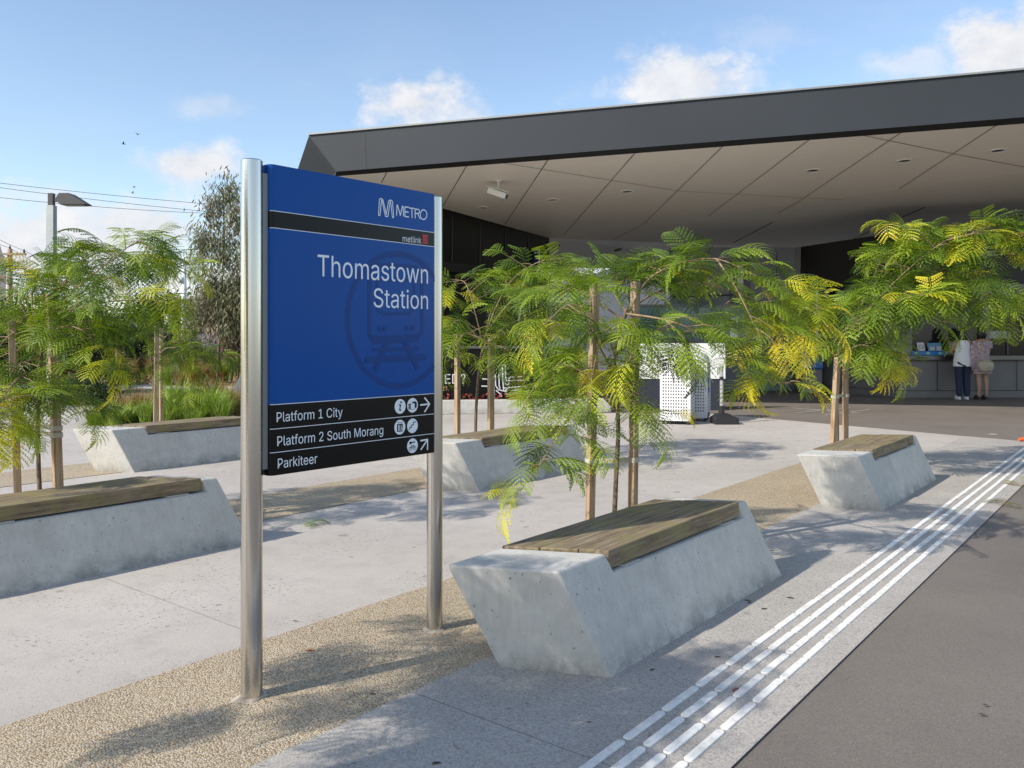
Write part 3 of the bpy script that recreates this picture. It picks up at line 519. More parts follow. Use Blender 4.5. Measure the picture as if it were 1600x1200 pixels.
def ptext(s, l, r, base_l, base_r, cap_px, at, bold=0.0, m='swhite'):
    u0, z0 = sp_(l, base_l); u1, z1 = sp_(r, base_r); zb = (z0+z1)/2
    c = sp_(at[0], at[1]-cap_px)[1]-sp_(*at)[1]
    text('lettering', s, u0, u1, zb, c, M[m], panel, Y1, bold)
ptext('Thomastown', 496, 668.5, 431, 443.5, 33.5, (500, 431), .012)
ptext('Station', 583.5, 668.5, 480, 483, 29.5, (590, 480), .012)
ptext('Platform 1 City', 432, 535, 658.2, 652, 15.2, (434, 658), .012)
ptext('Platform 2 South Morang', 433, 598.5, 695.3, 680, 15.2, (434, 695), .012)
ptext('Parkiteer', 433.8, 495.5, 731.5, 724, 15.2, (434, 731), .012)
ptext('metlink', 629, 658, 377.5, 380.5, 9.5, (640, 378), .03)
# red tile after the small word
a_, b_ = sp_(659.8, 380.5), sp_(668.3, 367.3)
mb = MB(); mb.poly([(a_[0], Y1, a_[1]), (b_[0], Y1, a_[1]), (b_[0], Y1, b_[1]), (a_[0], Y1, b_[1])])
o = mb.build('red_emblem', M['sred'], panel)
mb = MB(); cu_, cz_ = (a_[0]+b_[0])/2, (a_[1]+b_[1])/2
ribbon(mb, [(cu_+.008*math.cos(t*.5)*(1+.07*t), cz_+.008*math.sin(t*.5)*(1+.07*t)) for t in range(0, 15)], .0022, Y1-.0006)
mb.build('emblem_swirl', flat('sign_dark_red', (.11, .008, .012), .4), panel)
# outline logo
def zz(x, y): return sp_(580+x/12, 290+y/12)
mb = MB()
for pl in ([(135, 545), (150, 270), (160, 248), (180, 243), (203, 252), (218, 275), (280, 545)],
           [(135, 545), (143, 562), (156, 560), (163, 545), (190, 275)], [(190, 275), (196, 268), (262, 570), (280, 580), (300, 580), (312, 565), (352, 300)],
           [(280, 530), (322, 295), (335, 278), (360, 275), (385, 283), (396, 305), (418, 585)], [(418, 585), (412, 600), (400, 600), (393, 585), (360, 300)]):
    ribbon(mb, [zz(*p) for p in pl], .0045, Y1)
for pl in ([(473, 555), (478, 372), (490, 368), (543, 560), (582, 388), (595, 392), (602, 575)], [(700, 405), (640, 400), (628, 412), (628, 570), (640, 582), (700, 588)], [(628, 492), (692, 496)],
           [(712, 420), (805, 430)], [(760, 425), (762, 605)], [(820, 610), (820, 440), (880, 447), (898, 465), (900, 500), (885, 525), (825, 520)], [(868, 525), (912, 622)]):
    ribbon(mb, [zz(*p) for p in pl], .0052, Y1)
ribbon(mb, [zz(978+62*math.cos(2*math.pi*k/24), 545+90*math.sin(2*math.pi*k/24)) for k in range(24)], .0052, Y1, True)
mb.build('outline_logo', M['swhite'], panel)
# big ghosted train emblem
mb = MB(); yE = YF-.0005
eu, ez = sp_(539, 500)[0], 1.4875; RR = .3125; eu += RR
n = 90
for k in range(n):
    t0, t1 = 2*math.pi*k/n, 2*math.pi*(k+1)/n; q = []
    for t, r in ((t0, RR), (t1, RR), (t1, RR-.026), (t0, RR-.026)): q.append((min(eu+r*math.cos(t), U1-.002), yE, ez+r*math.sin(t)))
    if q[0][0]-q[2][0] == 0 and q[0][0] >= U1-.003: continue
    mb.poly(q)
def E(px, py): return sp_(px, py)
ribbon(mb, [E(577, 424), E(577, 522), E(583, 531), E(652, 528), E(659, 520), E(659, 428), E(650, 418), E(586, 414)], .021, yE-.0002, True)
ribbon(mb, [E(589, 437), E(590, 485), E(600, 491), E(640, 489), E(647, 482), E(647, 438)], .013, yE-.0006, True)
for px, py in ((593, 514), (602, 513.5), (635.5, 513), (644.5, 512.5)): u, z = E(px, py); disc(mb, u, z, .013, yE-.001, 16)
ribbon(mb, [E(584, 531), E(652, 528)], .034, yE-.0012)
ribbon(mb, [E(604, 535), E(587, 577)], .026, yE-.0014); ribbon(mb, [E(633, 535), E(652, 574)], .026, yE-.0016)
ribbon(mb, [E(583, 547), E(653.5, 544.5)], .014, yE-.0018); ribbon(mb, [E(573, 562.5), E(662.5, 558)], .026, yE-.0020)
mb.build('train_emblem', M['sdark'], panel)
# pictogram discs and arrows
def pict(px, py, fn):
    mb = MB(); u, z = sp_(px, py); r = .0335
    disc(mb, u, z, r, Y1); d = mb.build('pictogram_disc', M['swhite'], panel)
    mk = MB(); fn(mk, u, z, r, Y1-.0007); mk.build('pictogram_mark', M['sblack'], panel)
def f_info(m, u, z, r, y):
    disc(m, u+.15*r, z+.55*r, .14*r, y, 14); ribbon(m, [(u-.18*r, z+.2*r), (u+.08*r, z+.2*r), (u-.12*r, z-.5*r), (u+.12*r, z-.5*r)], .17*r, y)
def f_ticket(m, u, z, r, y):
    m.poly([(u-.05*r, y, z+.5*r), (u+.55*r, y, z+.5*r), (u+.78*r, y, z+.3*r), (u+.78*r, y, z-.25*r), (u+.5*r, y, z-.45*r), (u+.40*r, y, z-.45*r), (u+.40*r, y, z+.25*r), (u-.05*r, y, z+.25*r)])
    for k in range(4): ribbon(m, [(u-.75*r, z+(.15-.2*k)*r), (u-.35*r, z+(.15-.2*k)*r)], .14*r, y)
    ribbon(m, [(u-.35*r, z+.4*r), (u-.35*r, z-.55*r), (u+.35*r, z-.55*r)], .05*r, y-.0002)
def f_lift(m, u, z, r, y):
    m.poly([(u-.5*r, y, z-.6*r), (u+.5*r, y, z-.6*r), (u+.5*r, y, z+.45*r), (u-.5*r, y, z+.45*r)])
    for s in (-.22, .22): m.poly([(u+(s-.13)*r, y, z+.58*r), (u+(s+.13)*r, y, z+.58*r), (u+s*r, y, z+.76*r)])
def f_stair(m, u, z, r, y):
    pts = [(-.6, -.5), (-.5, -.2), (-.2, -.18), (-.18, .1), (.15, .12), (.17, .45), (.6, .5)]
    ribbon(m, [(u+a*r, z+b*r) for a, b in pts], .12*r, y)
def f_bike(m, u, z, r, y):
    for s in (-.42, .42): ribbon(m, [(u+(s+.24*math.cos(k*.524))*r, z+(-.38+.24*math.sin(k*.524))*r) for k in range(12)], .06*r, y, True)
    ribbon(m, [(u-.42*r, z-.38*r), (u-.2*r, z+.02*r), (u+.2*r, z+.02*r), (u, z-.38*r), (u-.2*r, z+.02*r)], .06*r, y-.0003); ribbon(m, [(u+.42*r, z-.38*r), (u+.2*r, z+.02*r), (u+.3*r, z+.1*r)], .06*r, y-.0005)
    ribbon(m, [(u-.35*r, z+.42*r), (u+.45*r, z+.5*r)], .16*r, y-.0004); disc(m, u-.38*r, z+.42*r, .2*r, y-.0006, 14)
pict(625, 635, f_info); pict(644.3, 633.2, f_ticket); pict(624.5, 667.4, f_lift); pict(644.2, 665.3, f_stair); pict(644.2, 696.4, f_bike)
o = [c for c in children(panel) if c.name.startswith('pictogram_mark')][2]
mk = MB(); u, z = sp_(624.5, 667.4); r = .0335
for s in (-.2,): disc(mk, u+s*r, z+.25*r, .10*r, Y1-.0013, 12); ribbon(mk, [(u+s*r, z+.1*r), (u+s*r, z-.45*r)], .2*r, Y1-.0013)
ribbon(mk, [(u+.18*r, z+.3*r), (u+.18*r, z-.1*r), (u+.38*r, z-.15*r), (u+.4*r, z-.4*r)], .1*r, Y1-.0014); ribbon(mk, [(u+.1*r, z-.2*r), (u+.15*r, z-.45*r), (u+.3*r, z-.45*r)], .08*r, Y1-.0015)
mk.build('pictogram_figures', M['swhite'], panel)
for pl in ([[(656.8, 632.8), (670.5, 631.2)], [(663.2, 621.5), (671, 631.2), (663.2, 643.5)]], [[(657.5, 702.3), (667.5, 687.2)], [(657, 688.6), (667.8, 686.6), (667.7, 702.3)]]):
    mb = MB()
    for q in pl: ribbon(mb, [sp_(*p) for p in q], .0075, Y1)
    mb.build('arrow', M['swhite'], panel)
# ================================================================== station canopy
M['fascia'] = flat('charcoal_cladding', (.031, .037, .045), .62, .0, noise=.10, nscale=.35, spec=.3)
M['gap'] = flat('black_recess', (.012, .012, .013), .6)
t = NT('soffit_panels'); t.col(t.mixc(t.noise(t.coord(), .5, 3), (.85, .80, .69), (.90, .85, .75))); t.rough(.5); t.b.inputs['Specular IOR Level'].default_value = .15; M['soffit'] = t.m
t = NT('metallic_ceiling'); t.col(t.mixc(t.noise(t.coord(), .4, 3), (.84, .84, .85), (.88, .88, .89))); t.rough(.30); t.b.inputs['Metallic'].default_value = .0; M['ceil'] = t.m
M['joint'] = flat('dark_joint', (.035, .033, .03), .7)
canopy = empty('station_canopy', (0, 0, 0)); tag(canopy, 'wide dark charcoal station canopy with a pale panelled underside above the plaza', 'canopy')
FL = P(526, 268, 16.0); FR0 = P(1600, 183, 13.0); FR = FL+(FR0-FL)*1.45
_e = (FR-FL).normalized(); _q = Vector((FL.x-_e.x*((FL.x-(483-CX)/F*FL.y)/(_e.x-(483-CX)/F*_e.y)), 0, 0)); _s = (FL.x-_q.x)/_e.x; TL = FL-_e*_s; TL.z = EYE+(HY-211)/F*TL.y; TR = FR+Vector((0, 0, (P(1600, 110, 13.0)-FR0).z)); TLc = P(570, 202, 15.87)
eE = (FR-FL).normalized()
inw = Vector((-eE.y, eE.x, 0)).normalized()        # towards the back of the canopy
PA = P(858, 372, 24.0)
nP1 = (FR-FL).cross(PA-FL).normalized()
def on_soffit(px, py):
    d = Vector(((px-CX)/F, 1, (HY-py)/F)); o = Vector((0, 0, EYE)); return o+d*((FL-o).dot(nP1)/d.dot(nP1))
sback = Vector((-.31, .95, 0)); SBK = 7.0
mb = MB(); mb.poly([FL, FR, TR, TL]); mb.poly([TL, TL+sback*SBK, FL+sback*SBK, FL]); mb.poly([TL+Vector((0, 0, -.02)), TR+Vector((0, 0, -.02)), TR+Vector((2, 17, -.02)), TL+sback*SBK+Vector((3, 10.5, -.02))])
mb.build('fascia', M['fascia'], canopy)
# open joints in the fascia and a thin bright drip edge
def rib(mb, p, q, w, n, lift=.004):
    p, q = Vector(p), Vector(q); d = (q-p).normalized(); s = d.cross(n).normalized()*w/2; o = n*lift
    mb.poly([p-s+o, q-s+o, q+s+o, p+s+o])
fn = (FR-FL).cross(TL-FL).normalized()
if fn.y > 0: fn = -fn
fj = FL+(FR-FL)*((TLc-TL).length/((FR-FL).length))
def top_at(x):
    k = (x-TL.x)/(TR.x-TL.x); return TL+(TR-TL)*k
for x in (TLc.x,):
    k = (x+.02-FL.x)/(FR.x-FL.x); mb = MB(); rib(mb, top_at(x), FL+(FR-FL)*k, .018, fn); mb.build('fascia_joint', M['joint'], canopy)
mb = MB(); rib(mb, TL, FL, .016, fn); mb.build('fascia_joint', M['joint'], canopy)
mb = MB(); mb.bar(TL+Vector((0, -.01, .012)), TR+Vector((0, -.01, .012)), .05, .03); mb.build('roof_trim', flat('trim_edge', (.26, .27, .27), .4, .3), canopy)
# shadow line of the recess below the fascia, painted as a black strip
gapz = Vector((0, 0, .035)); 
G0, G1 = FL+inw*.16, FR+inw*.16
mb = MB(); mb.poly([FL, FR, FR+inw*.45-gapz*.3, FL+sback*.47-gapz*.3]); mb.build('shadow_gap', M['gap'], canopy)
F1 = on_soffit(858, 372); F2 = on_soffit(1600, 269); F2x = F1+(F2-F1)*1.5
Wl = on_soffit(690, 325); Wx = F1+(Wl-F1)*1.6
nrm = nP1 if nP1.z < 0 else -nP1
Gl, Gr = FL+sback*.44-Vector((0, 0, .012)), FR+inw*.42-Vector((0, 0, .012))
mb = MB(); mb.poly([Gl, Gr, F2x, F1, Wl, Wx, FL+sback*2.2-Vector((0, 0, .02))]); mb.build('soffit', M['soffit'], canopy)
R2 = P(1600, 402, 41.0); R2x = F1+(R2-F1)*1.5
mb = MB(); mb.poly([F1, F2x, R2x]); soff2 = mb.build('sloping_soffit', M['soffit'], canopy)
RC = F1+(R2-F1)*.56; mb = MB(); mb.poly([F1, RC, P(1270, 426, 37.5), P(845, 417, 26.0)]); mb.build('rear_ceiling', M['ceil'], canopy); n3 = (RC-F1).cross(P(845, 417, 26.0)-F1).normalized(); n3 = n3 if n3.z < 0 else -n3
mb = MB()
for p, q in (((608, 262), (596, 285)), ((733, 252), (692, 322)), ((862, 241), (789, 350)), ((1000, 230), (881, 367)), ((1139, 219), (1004, 351)), ((1279, 207), (1107, 337)),
             ((1423, 197), (1244, 317)), ((1573, 185), (1405, 295)), ((771, 252), (1060, 298)), ((1060, 298), (1320, 312)), ((1322, 206), (1495, 241)), ((1495, 241), (1640, 268))):
    rib(mb, on_soffit(*p), on_soffit(*q), .015, nrm, .006)
mb.build('panel_joint', M['joint'], canopy)
n2 = (F2x-F1).cross(R2x-F1).normalized(); n2 = n2 if n2.z < 0 else -n2
def on_plane(px, py, p0, n):
    d = Vector(((px-CX)/F, 1, (HY-py)/F)); o = Vector((0, 0, EYE)); return o+d*((p0-o).dot(n)/d.dot(n))
for p, q in (((1207, 347), (1146, 379)), ((1446, 323), (1300, 388)), ((1600, 335), (1560, 352)), ((1004, 351), (958, 374)), ((1244, 317), (1215, 333))):
    mb = MB(); rib(mb, on_plane(*p, F1, n2), on_plane(*q, F1, n2), .05 if p[0] not in (1004, 1244) else .02, n2, .006); mb.build('slot_light' if p[0] not in (1004, 1244) else 'panel_joint', M['joint'], canopy)
def downlight(c, n, r=.15):
    e1 = n.orthogonal().normalized(); e2 = n.cross(e1)
    mb = MB(); N_ = 20
    mb.loft([[c+n*h+e1*math.cos(2*math.pi*k/N_)*rr+e2*math.sin(2*math.pi*k/N_)*rr for k in range(N_)] for rr, h in ((r, .001), (r, .016), (r*.76, .016), (r*.7, .004))], cap=False)
    ring = mb.build('downlight', M['dl'], canopy, smooth=True, auto=40)
    mb = MB(); mb.poly([c+n*.005+e1*math.cos(2*math.pi*k/N_)*r*.75+e2*math.sin(2*math.pi*k/N_)*r*.75 for k in range(N_)]); mb.build('lens', M['lens'], ring)
M['dl'] = flat('downlight_ring', (.85, .83, .80), .4); M['lens'] = flat('dark_lens', (.07, .07, .07), .25)
for px, py in ((753, 324.5), (864, 312), (980, 299), (1270, 266), (1413, 251), (1559, 235)): downlight(on_soffit(px, py), nrm)
for px, py in ((868, 385), (965, 390), (1044, 394), (965, 410), (1130, 399)):
    downlight(on_plane(px, py, F1, n3), n3, .2)
# security camera hanging below the underside
cm = on_soffit(779, 283); cam_o = empty('security_camera', cm); tag(cam_o, 'white box security camera hanging under the canopy above the blue sign', 'camera')
mw = flat('camera_white', (.70, .70, .68), .4)
mb = MB(); mb.lathe([(.075, .01), (.075, -.02), (.03, -.03), (.022, -.16)], n=16); mb.tube([(0, 0, -.13), (-.02, -.03, -.20)], .022, 8); mb.build('bracket', mw, cam_o, smooth=True, auto=40)
mb = MB(); d0 = Vector((-.20, .02, -.185)); d1 = Vector((.16, -.09, -.33)); mb.bar(d0, d1, .15, .12); mb.build('housing', mw, cam_o, bevel=.015)
mb = MB(); dd = (d1-d0).normalized(); mb.bar(d1-dd*.01, d1+dd*.012, .11, .085); mb.build('front_glass', M['lens'], cam_o)
mb = MB(); mb.bar(d0+Vector((-.02, 0, .075)), d1+Vector((.045, -.015, .075)), .17, .012); mb.build('sun_shield', mw, cam_o)

# ================================================================== black kiosk building under the canopy
M['kblack'] = flat('black_wall_panels', (.007, .007, .008), .4, noise=.2, nscale=.7, spec=.2)
kio = empty('black_kiosk', (F1.x, F1.y, 0)); tag(kio, 'black clad building under the canopy behind the right sign post', 'building')
kd = (Wl-F1); kd.z = 0; kd.normalize()
c0 = Vector((F1.x, F1.y, 0)); c1 = c0+kd*((Wl-F1).length*1.3); ksid = Vector((kd.y, -kd.x, 0)); ksid = ksid if ksid.y > 0 else -ksid
def zs(p): return FL.z-(nP1.x*(p.x-FL.x)+nP1.y*(p.y-FL.y))/nP1.z
loc = lambda p: Vector(p)-Vector((c0.x, c0.y, 0))
mb = MB(); b_ = [c0, c1, c1+ksid*5, c0+ksid*5]
mb.loft([[loc(p) for p in b_], [loc(Vector((p.x, p.y, zs(p)+.06 if i < 2 else 4.25))) for i, p in enumerate(b_)]]); mb.build('wall', M['kblack'], kio)
mb = MB(); out = -ksid
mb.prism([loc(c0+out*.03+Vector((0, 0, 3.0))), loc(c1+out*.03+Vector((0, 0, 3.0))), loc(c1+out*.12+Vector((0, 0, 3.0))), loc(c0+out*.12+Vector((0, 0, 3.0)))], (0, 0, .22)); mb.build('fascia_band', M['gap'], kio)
mb = MB(); 
for k in range(1, 5):
    p = c0+kd*k*1.2; mb.bar(loc(p+out*.012+Vector((0, 0, 3.25))), loc(p+out*.012+Vector((0, 0, zs(p)-.1))), .02, .02)
mb.build('panel_seam', flat('seam_grey', (.03, .03, .033), .5), kio)
mb = MB(); sgn = c0+kd*.9+out*.02; mb.bar(loc(sgn+Vector((0, 0, 3.34))), loc(sgn+Vector((0, 0, 3.88))), .32, .05, up=kd); mb.build('lit_plaque', flat('plaque_blue', (.02, .05, .16), .3), kio, bevel=.05)
mb = MB(); s2 = sgn+out*-.005
mb.bar(loc(s2+Vector((0, 0, 3.30))), loc(s2+Vector((0, 0, 3.92))), .39, .04, up=kd); mb.build('plaque_frame', flat('plaque_white', (.6, .62, .65), .4), kio, bevel=.05)
# advertising hoarding with planter in front of it
hx0, hx1, hd = (640-CX)/F*15.9, (905-CX)/F*16.4, 15.9
hp0 = Vector((hx0, 15.9, 0)); hp1 = Vector((hx1, 16.4, 0)); hdv = (hp1-hp0); HL = hdv.length; hdv.normalize()
hoard = empty('advertising_hoarding', hp0, math.atan2(hdv.y, hdv.x)); tag(hoard, 'low black advertising hoarding with white lettering and line drawing above red flowers', 'hoarding')
mb = MB(); mb.box(0, HL, 0, .08, .12, 1.22); mb.build('board', M['sblack'], hoard)
mb = MB(); mb.box(0, HL, -.02, .10, 1.22, 1.27); mb.build('top_rail', flat('hoarding_rail', (.10, .095, .09), .5), hoard)
def hp(px, py):
    k = (px-CX)/F; u = (k*hp0.y-hp0.x)/(hdv.x-k*hdv.y); D = hp0.y+hdv.y*u; return u, EYE+(HY-py)/F*D
Mw = flat('painted_white', (.70, .70, .70), .6); Mo = flat('painted_tan', (.52, .30, .18), .6)
u0, zb = hp(695, 599.5); u1, _ = hp(717.5, 599.5); text('lettering', 'ED', u0, u1, zb, hp(700, 584.5)[1]-zb, Mw, hoard, -.003, .06)
u0, zb = hp(720, 599.5); u1, _ = hp(727, 599.5); text('lettering', '?', u0, u1, zb, hp(700, 584.5)[1]-zb, Mw, hoard, -.003, .06)
u0, zb = hp(692, 610.5); u1, _ = hp(701, 610.5); text('lettering', 'IT.', u0, u1, zb, hp(700, 604)[1]-zb, Mo, hoard, -.003, .05)
def hq(x, y): return hp(680+x/8, 520+y/8)
mb = MB()
for pl in ([(750, 520), (755, 660), (790, 710), (890, 735)], [(795, 520), (800, 660), (810, 695)], [(840, 400), (845, 600), (855, 720)], [(875, 400), (880, 580), (900, 600), (1110, 592)],
           [(920, 590), (925, 555), (1110, 545)], [(870, 630), (895, 650), (925, 640), (920, 620)], [(860, 690), (1130, 665), (1135, 690), (1160, 690), (1165, 790), (1000, 805)], [(950, 722), (1075, 712), (1075, 755), (880, 765), (880, 745)],
           [(1090, 740), (1105, 725), (1130, 730), (1128, 755)], [(735, 680), (735, 800), (760, 850)], [(760, 720), (820, 770), (830, 795)], [(580, 665), (655, 668)], [(590, 575), (655, 580)], [(860, 720), (890, 715), (905, 680)]):
    ribbon(mb, [hq(*p) for p in pl], .022, -.003)
mb.build('line_drawing', Mw, hoard)
wall_p = MB(); wall_p.box(-.4, HL+.5, -.55, -.35, 0, .26); pl_o = empty('planter', hp0, math.atan2(hdv.y, hdv.x)); tag(pl_o, 'low grey concrete planter of small red flowers before the black hoarding', 'planter')
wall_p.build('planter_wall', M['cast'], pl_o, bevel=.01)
mb = MB(); mb.box(-.4, HL+.5, -.35, -.01, 0, .20); mb.build('planter_soil', M['soil'], pl_o)
rnd = random.Random(9); qv, qc = [], []
for k in range(900):
    c = np.array((rnd.uniform(-.3, HL+.4), rnd.uniform(-.33, -.06), .2+rnd.random()**1.5*.16)); d = np.array([rnd.gauss(0, 1) for _ in range(3)]); d /= np.linalg.norm(d); e = np.cross(d, [rnd.gauss(0, 1) for _ in range(3)]); e /= np.linalg.norm(e)
    s = rnd.uniform(.02, .04); qv.append([c-d*s, c+e*s*.6, c+d*s, c-e*s*.6]); red = rnd.random() < .4
    qc.append((.42, .06, .05) if red else (.06, .055, .03) if rnd.random() < .6 else (.13, .06, .045))
quads_obj('flowers', np.array(qv), M['leaf'], qc, pl_o)

# ================================================================== ticket office
M['ograni'] = flat('grey_panel_wall', (.15, .147, .143), .45, noise=.12, nscale=1.2)
M['osteel'] = flat('satin_steel', (.17, .165, .155), .35, 1.0, noise=.08, nscale=3)
M['dkglass'] = flat('dark_glass', (.012, .013, .015), .06)
M['oblack'] = flat('office_black', (.018, .018, .02), .5)
M['slate'] = flat('slate_blue_panel', (.15, .163, .19), .5, noise=.08, nscale=1)
OX0 = P(1400, 530, 19.9); off = empty('ticket_office', (OX0.x, OX0.y, 0)); tag(off, 'ticket office with steel sill, dark windows and grey panelled counter wall under the canopy', 'building')
lo = lambda p: Vector(p)-Vector((OX0.x, OX0.y, 0))
X0, Y0 = OX0.x, OX0.y
XL, YL = (1250-CX)/F*23.0, 23.0                   # far left end of the chamfered wall
XR = X0+7.5
def strip(name, m, z0, z1, off_y=0.0, dep=.3, parent=off, bevel=0):
    mb = MB(); mb.prism([lo((XL, YL-off_y, z0)), lo((X0, Y0-off_y, z0)), lo((XR, Y0-off_y+.12, z0)), lo((XR, Y0+dep, z0)), lo((X0, Y0+dep, z0)), lo((XL+.1, YL+dep, z0))], (0, 0, z1-z0)); return mb.build(name, m, parent, bevel=bevel)
strip('kick_plate', M['ograni'], 0, .16, .02)
strip('counter_wall', M['ograni'], .175, .90, .03)
strip('reveal', M['oblack'], .155, .18, .0)
strip('sill', M['osteel'], .90, 1.015, .16, .3, bevel=.01)
strip('bulkhead', M['oblack'], 2.75, 3.95, .04)
mb = MB()
for k in range(9):
    x = X0+.02+k*.95 if k else X0+.012
    mb.bar(lo((x, Y0-.036, .18)), lo((x, Y0-.036, .90)), .012, .012)
mb.build('wall_seam', M['joint'], off)
# dark room behind the glass
mb = MB(); mb.box(-.2, 7.5, 3.4, 3.5, 0, 3.9); mb.box(-.2, 7.5, .35, 3.4, .6, .66); mb.build('back_room', M['oblack'], off)
xs = lambda px: (px-CX)/F*(Y0)-X0
mb = MB(); mb.box(xs(1425), xs(1531), .06, .075, 1.015, 2.75); mb.build('window', M['dkglass'], off)
mb = MB(); mb.box(xs(1546), 7.4, .10, .115, 1.015, 2.75); mb.build('window', M['dkglass'], off)
for a_, b_ in ((1399, 1425), (1531.5, 1546)):
    mb = MB(); mb.box(xs(a_)+.0, xs(b_), -.02, .14, 1.015, 2.75); mb.build('steel_column', M['osteel'], off, bevel=.008)
mb = MB(); mb.box(xs(1386)-.1, xs(1398.5), -.01, .14, 1.015, 2.75); mb.build('steel_column', M['osteel'], off)
mb = MB(); mb.prism([lo((XL+.4, YL-.3, 1.015)), lo((X0-.35, Y0+.34, 1.015)), lo((X0-.33, Y0+.40, 1.015)), lo((XL+.42, YL-.24, 1.015))], (0, 0, 1.73)); mb.build('window', M['dkglass'], off)
mb = MB(); mb.box(xs(1547), xs(1660), .08, .09, 1.4-0+.94, 2.74); bs = mb.build('blue_sign', flat('office_blue', (.016, .10, .25), .35), off)
text('lettering', 'Customer', xs(1568), xs(1606.5), 2.44, .15, flat('sign_pale_blue', (.22, .33, .45), .5), bs, .078, .01)
mb = MB(); mb.box(xs(1546), xs(1640), .088, .098, 1.62, 2.10); mb.build('notice_board', flat('maroon_board', (.055, .026, .022), .6), off)
mb = MB(); mb.box(xs(1546), xs(1582), .08, .09, 1.42, 1.60); mb.build('poster', flat('poster_white', (.42, .43, .42), .5), off)
mb = MB(); mb.box(xs(1576), xs(1578.5), .07, .086, 1.03, 1.75); mb.box(xs(1578.5), xs(1640), .07, .086, 1.58, 1.62); mb.build('screen_frame', flat('screen_grey', (.06, .062, .065), .4), off)
# things along the sill
def small(name, label, cat, px, w, h, z, m, dy=-.02, group=None, extra=None):
    o = empty(name, (X0+xs(px), Y0+dy, z)); tag(o, label, cat, group)
    mb = MB(); mb.prism([(-w/2, 0, 0), (w/2, 0, 0), (w/2, .02, 0), (-w/2, .02, 0)], (0, .07, h)); mb.build('card', m, o)
    if extra: extra(o, w, h)
    return o
def ring_notice(o, w, h):
    mb = MB(); pts = [(w*.3*math.cos(k*.4), h*.48+h*.26*math.sin(k*.4)) for k in range(17)]
    for p, q in zip(pts[:-1], pts[1:]): mb.bar((p[0], -.004+p[1]/h*.07, p[1]), (q[0], -.004+q[1]/h*.07, q[1]), .014, .004)
    mb.bar((-w*.2, -.004+.045, h*.66), (w*.2, -.004+.022, h*.3), .014, .004)
    mb.build('notice_ring', flat('notice_grey', (.16, .13, .13), .6), o)
small('prohibition_notice', 'white notice with a crossed ring standing on the steel sill', 'notice', 1439.5, .17, .20, 1.12, flat('notice_white', (.55, .56, .58), .5), extra=ring_notice)
small('brochure_rack', 'pale blue brochure rack on the steel sill between the notice and the woman in white', 'rack', 1461, .33, .19, 1.12, flat('rack_blue', (.10, .25, .38), .5), extra=lambda o, w, h: MB().box(-.14, -.02, -.012, -.002, .01, .10).box(.02, .14, -.012, -.002, .01, .11).build('leaflet', flat('leaflet_white', (.42, .47, .5), .5), o))
small('grey_card', 'plain grey card on the steel sill beside the woman in white', 'card', 1489, .15, .20, 1.12, flat('card_grey', (.25, .28, .32), .5))
dt = empty('sill_display_strip', (X0+xs(1424), Y0-.06, 1.016)); tag(dt, 'bright blue strip with four green dots along the ticket office sill', 'display strip')
mb = MB(); mb.box(0, xs(1489)-xs(1424), 0, .04, 0, .095); mb.build('strip', flat('strip_blue', (.01, .16, .50), .35), dt)
for px in (1430, 1448, 1467, 1483):
    mb = MB(); c = Vector((xs(px)-xs(1424), -.004, .048)); mb.poly([c+Vector((.045*math.cos(2*math.pi*k/16), 0, .036*math.sin(2*math.pi*k/16))) for k in range(16)]); mb.build('green_dot', flat('dot_green', (.24, .48, .28), .5), dt)
# slate wall with doorway left of the office
sw = empty('slate_wall', P(1100, 530, 22.6).xy.to_3d()); tag(sw, 'slate blue clad wall behind the leafy tree left of the ticket office', 'wall')
sx = lambda px: ((px-CX)/F*22.6)-P(1100, 530, 22.6).x
mb = MB(); mb.prism([(sx(1050), 0, 0), (sx(1237), 0, 0), (sx(1243), 0, 3.9), (sx(1050), 0, 3.9)], (0, .3, 0)); mb.build('cladding', M['slate'], sw)
mb = MB(); mb.bar((sx(1208), -.008, .1), (sx(1214), -.008, 3.8), .012, .016); mb.bar((sx(1050), -.008, 2.55), (sx(1180), -.008, 2.62), .012, .05); mb.build('cladding_seam', M['joint'], sw)
mb = MB(); mb.prism([(sx(1237), -.02, 0), (sx(1247), -.02, 0), (sx(1251), -.02, 3.9), (sx(1243), -.02, 3.9)], (0, .35, 0)); mb.build('end_post', flat('slate_dark', (.12, .125, .14), .4), sw)
mb = MB(); mb.box(sx(1247), sx(1285), .5, .6, 0, 3.9); mb.build('dark_recess', M['oblack'], sw)
for z0, z1 in ((2.75, 2.98+.45), (2.42, 2.72)):
    mb = MB(); mb.box(sx(1152), sx(1161), -.02, -.012, z0, z1); mb.build('paper_notice', flat('paper', (.62, .64, .68), .6), sw)
mb = MB(); mb.box(sx(1139), sx(1172), -.008, 0, 2.35, 3.6); mb.build('dark_panel', flat('dark_slate', (.05, .052, .065), .35), sw)
# ticket machine in the doorway
tmx = P(1270, 530, 21.6); tm = empty('ticket_machine', (tmx.x, tmx.y, 0)); tag(tm, 'bright blue headed ticket machine in the dark gap left of the ticket office', 'ticket machine')
mb = MB(); mb.box(-.25, .25, 0, .4, 0, .62); mb.build('cabinet', flat('machine_grey', (.2, .2, .2), .5), tm, bevel=.02)
mb = MB(); mb.prism([(-.28, -.05, .62), (.27, -.05, .62), (.27, .35, .62), (-.28, .35, .62)], (0, .08, .62)); mb.build('head', flat('machine_blue', (.012, .13, .42), .3), tm, bevel=.04)
mb = MB(); mb.box(-.15, .15, -.02, -.0, .95, 1.15); mb.build('screen', M['dkglass'], tm)
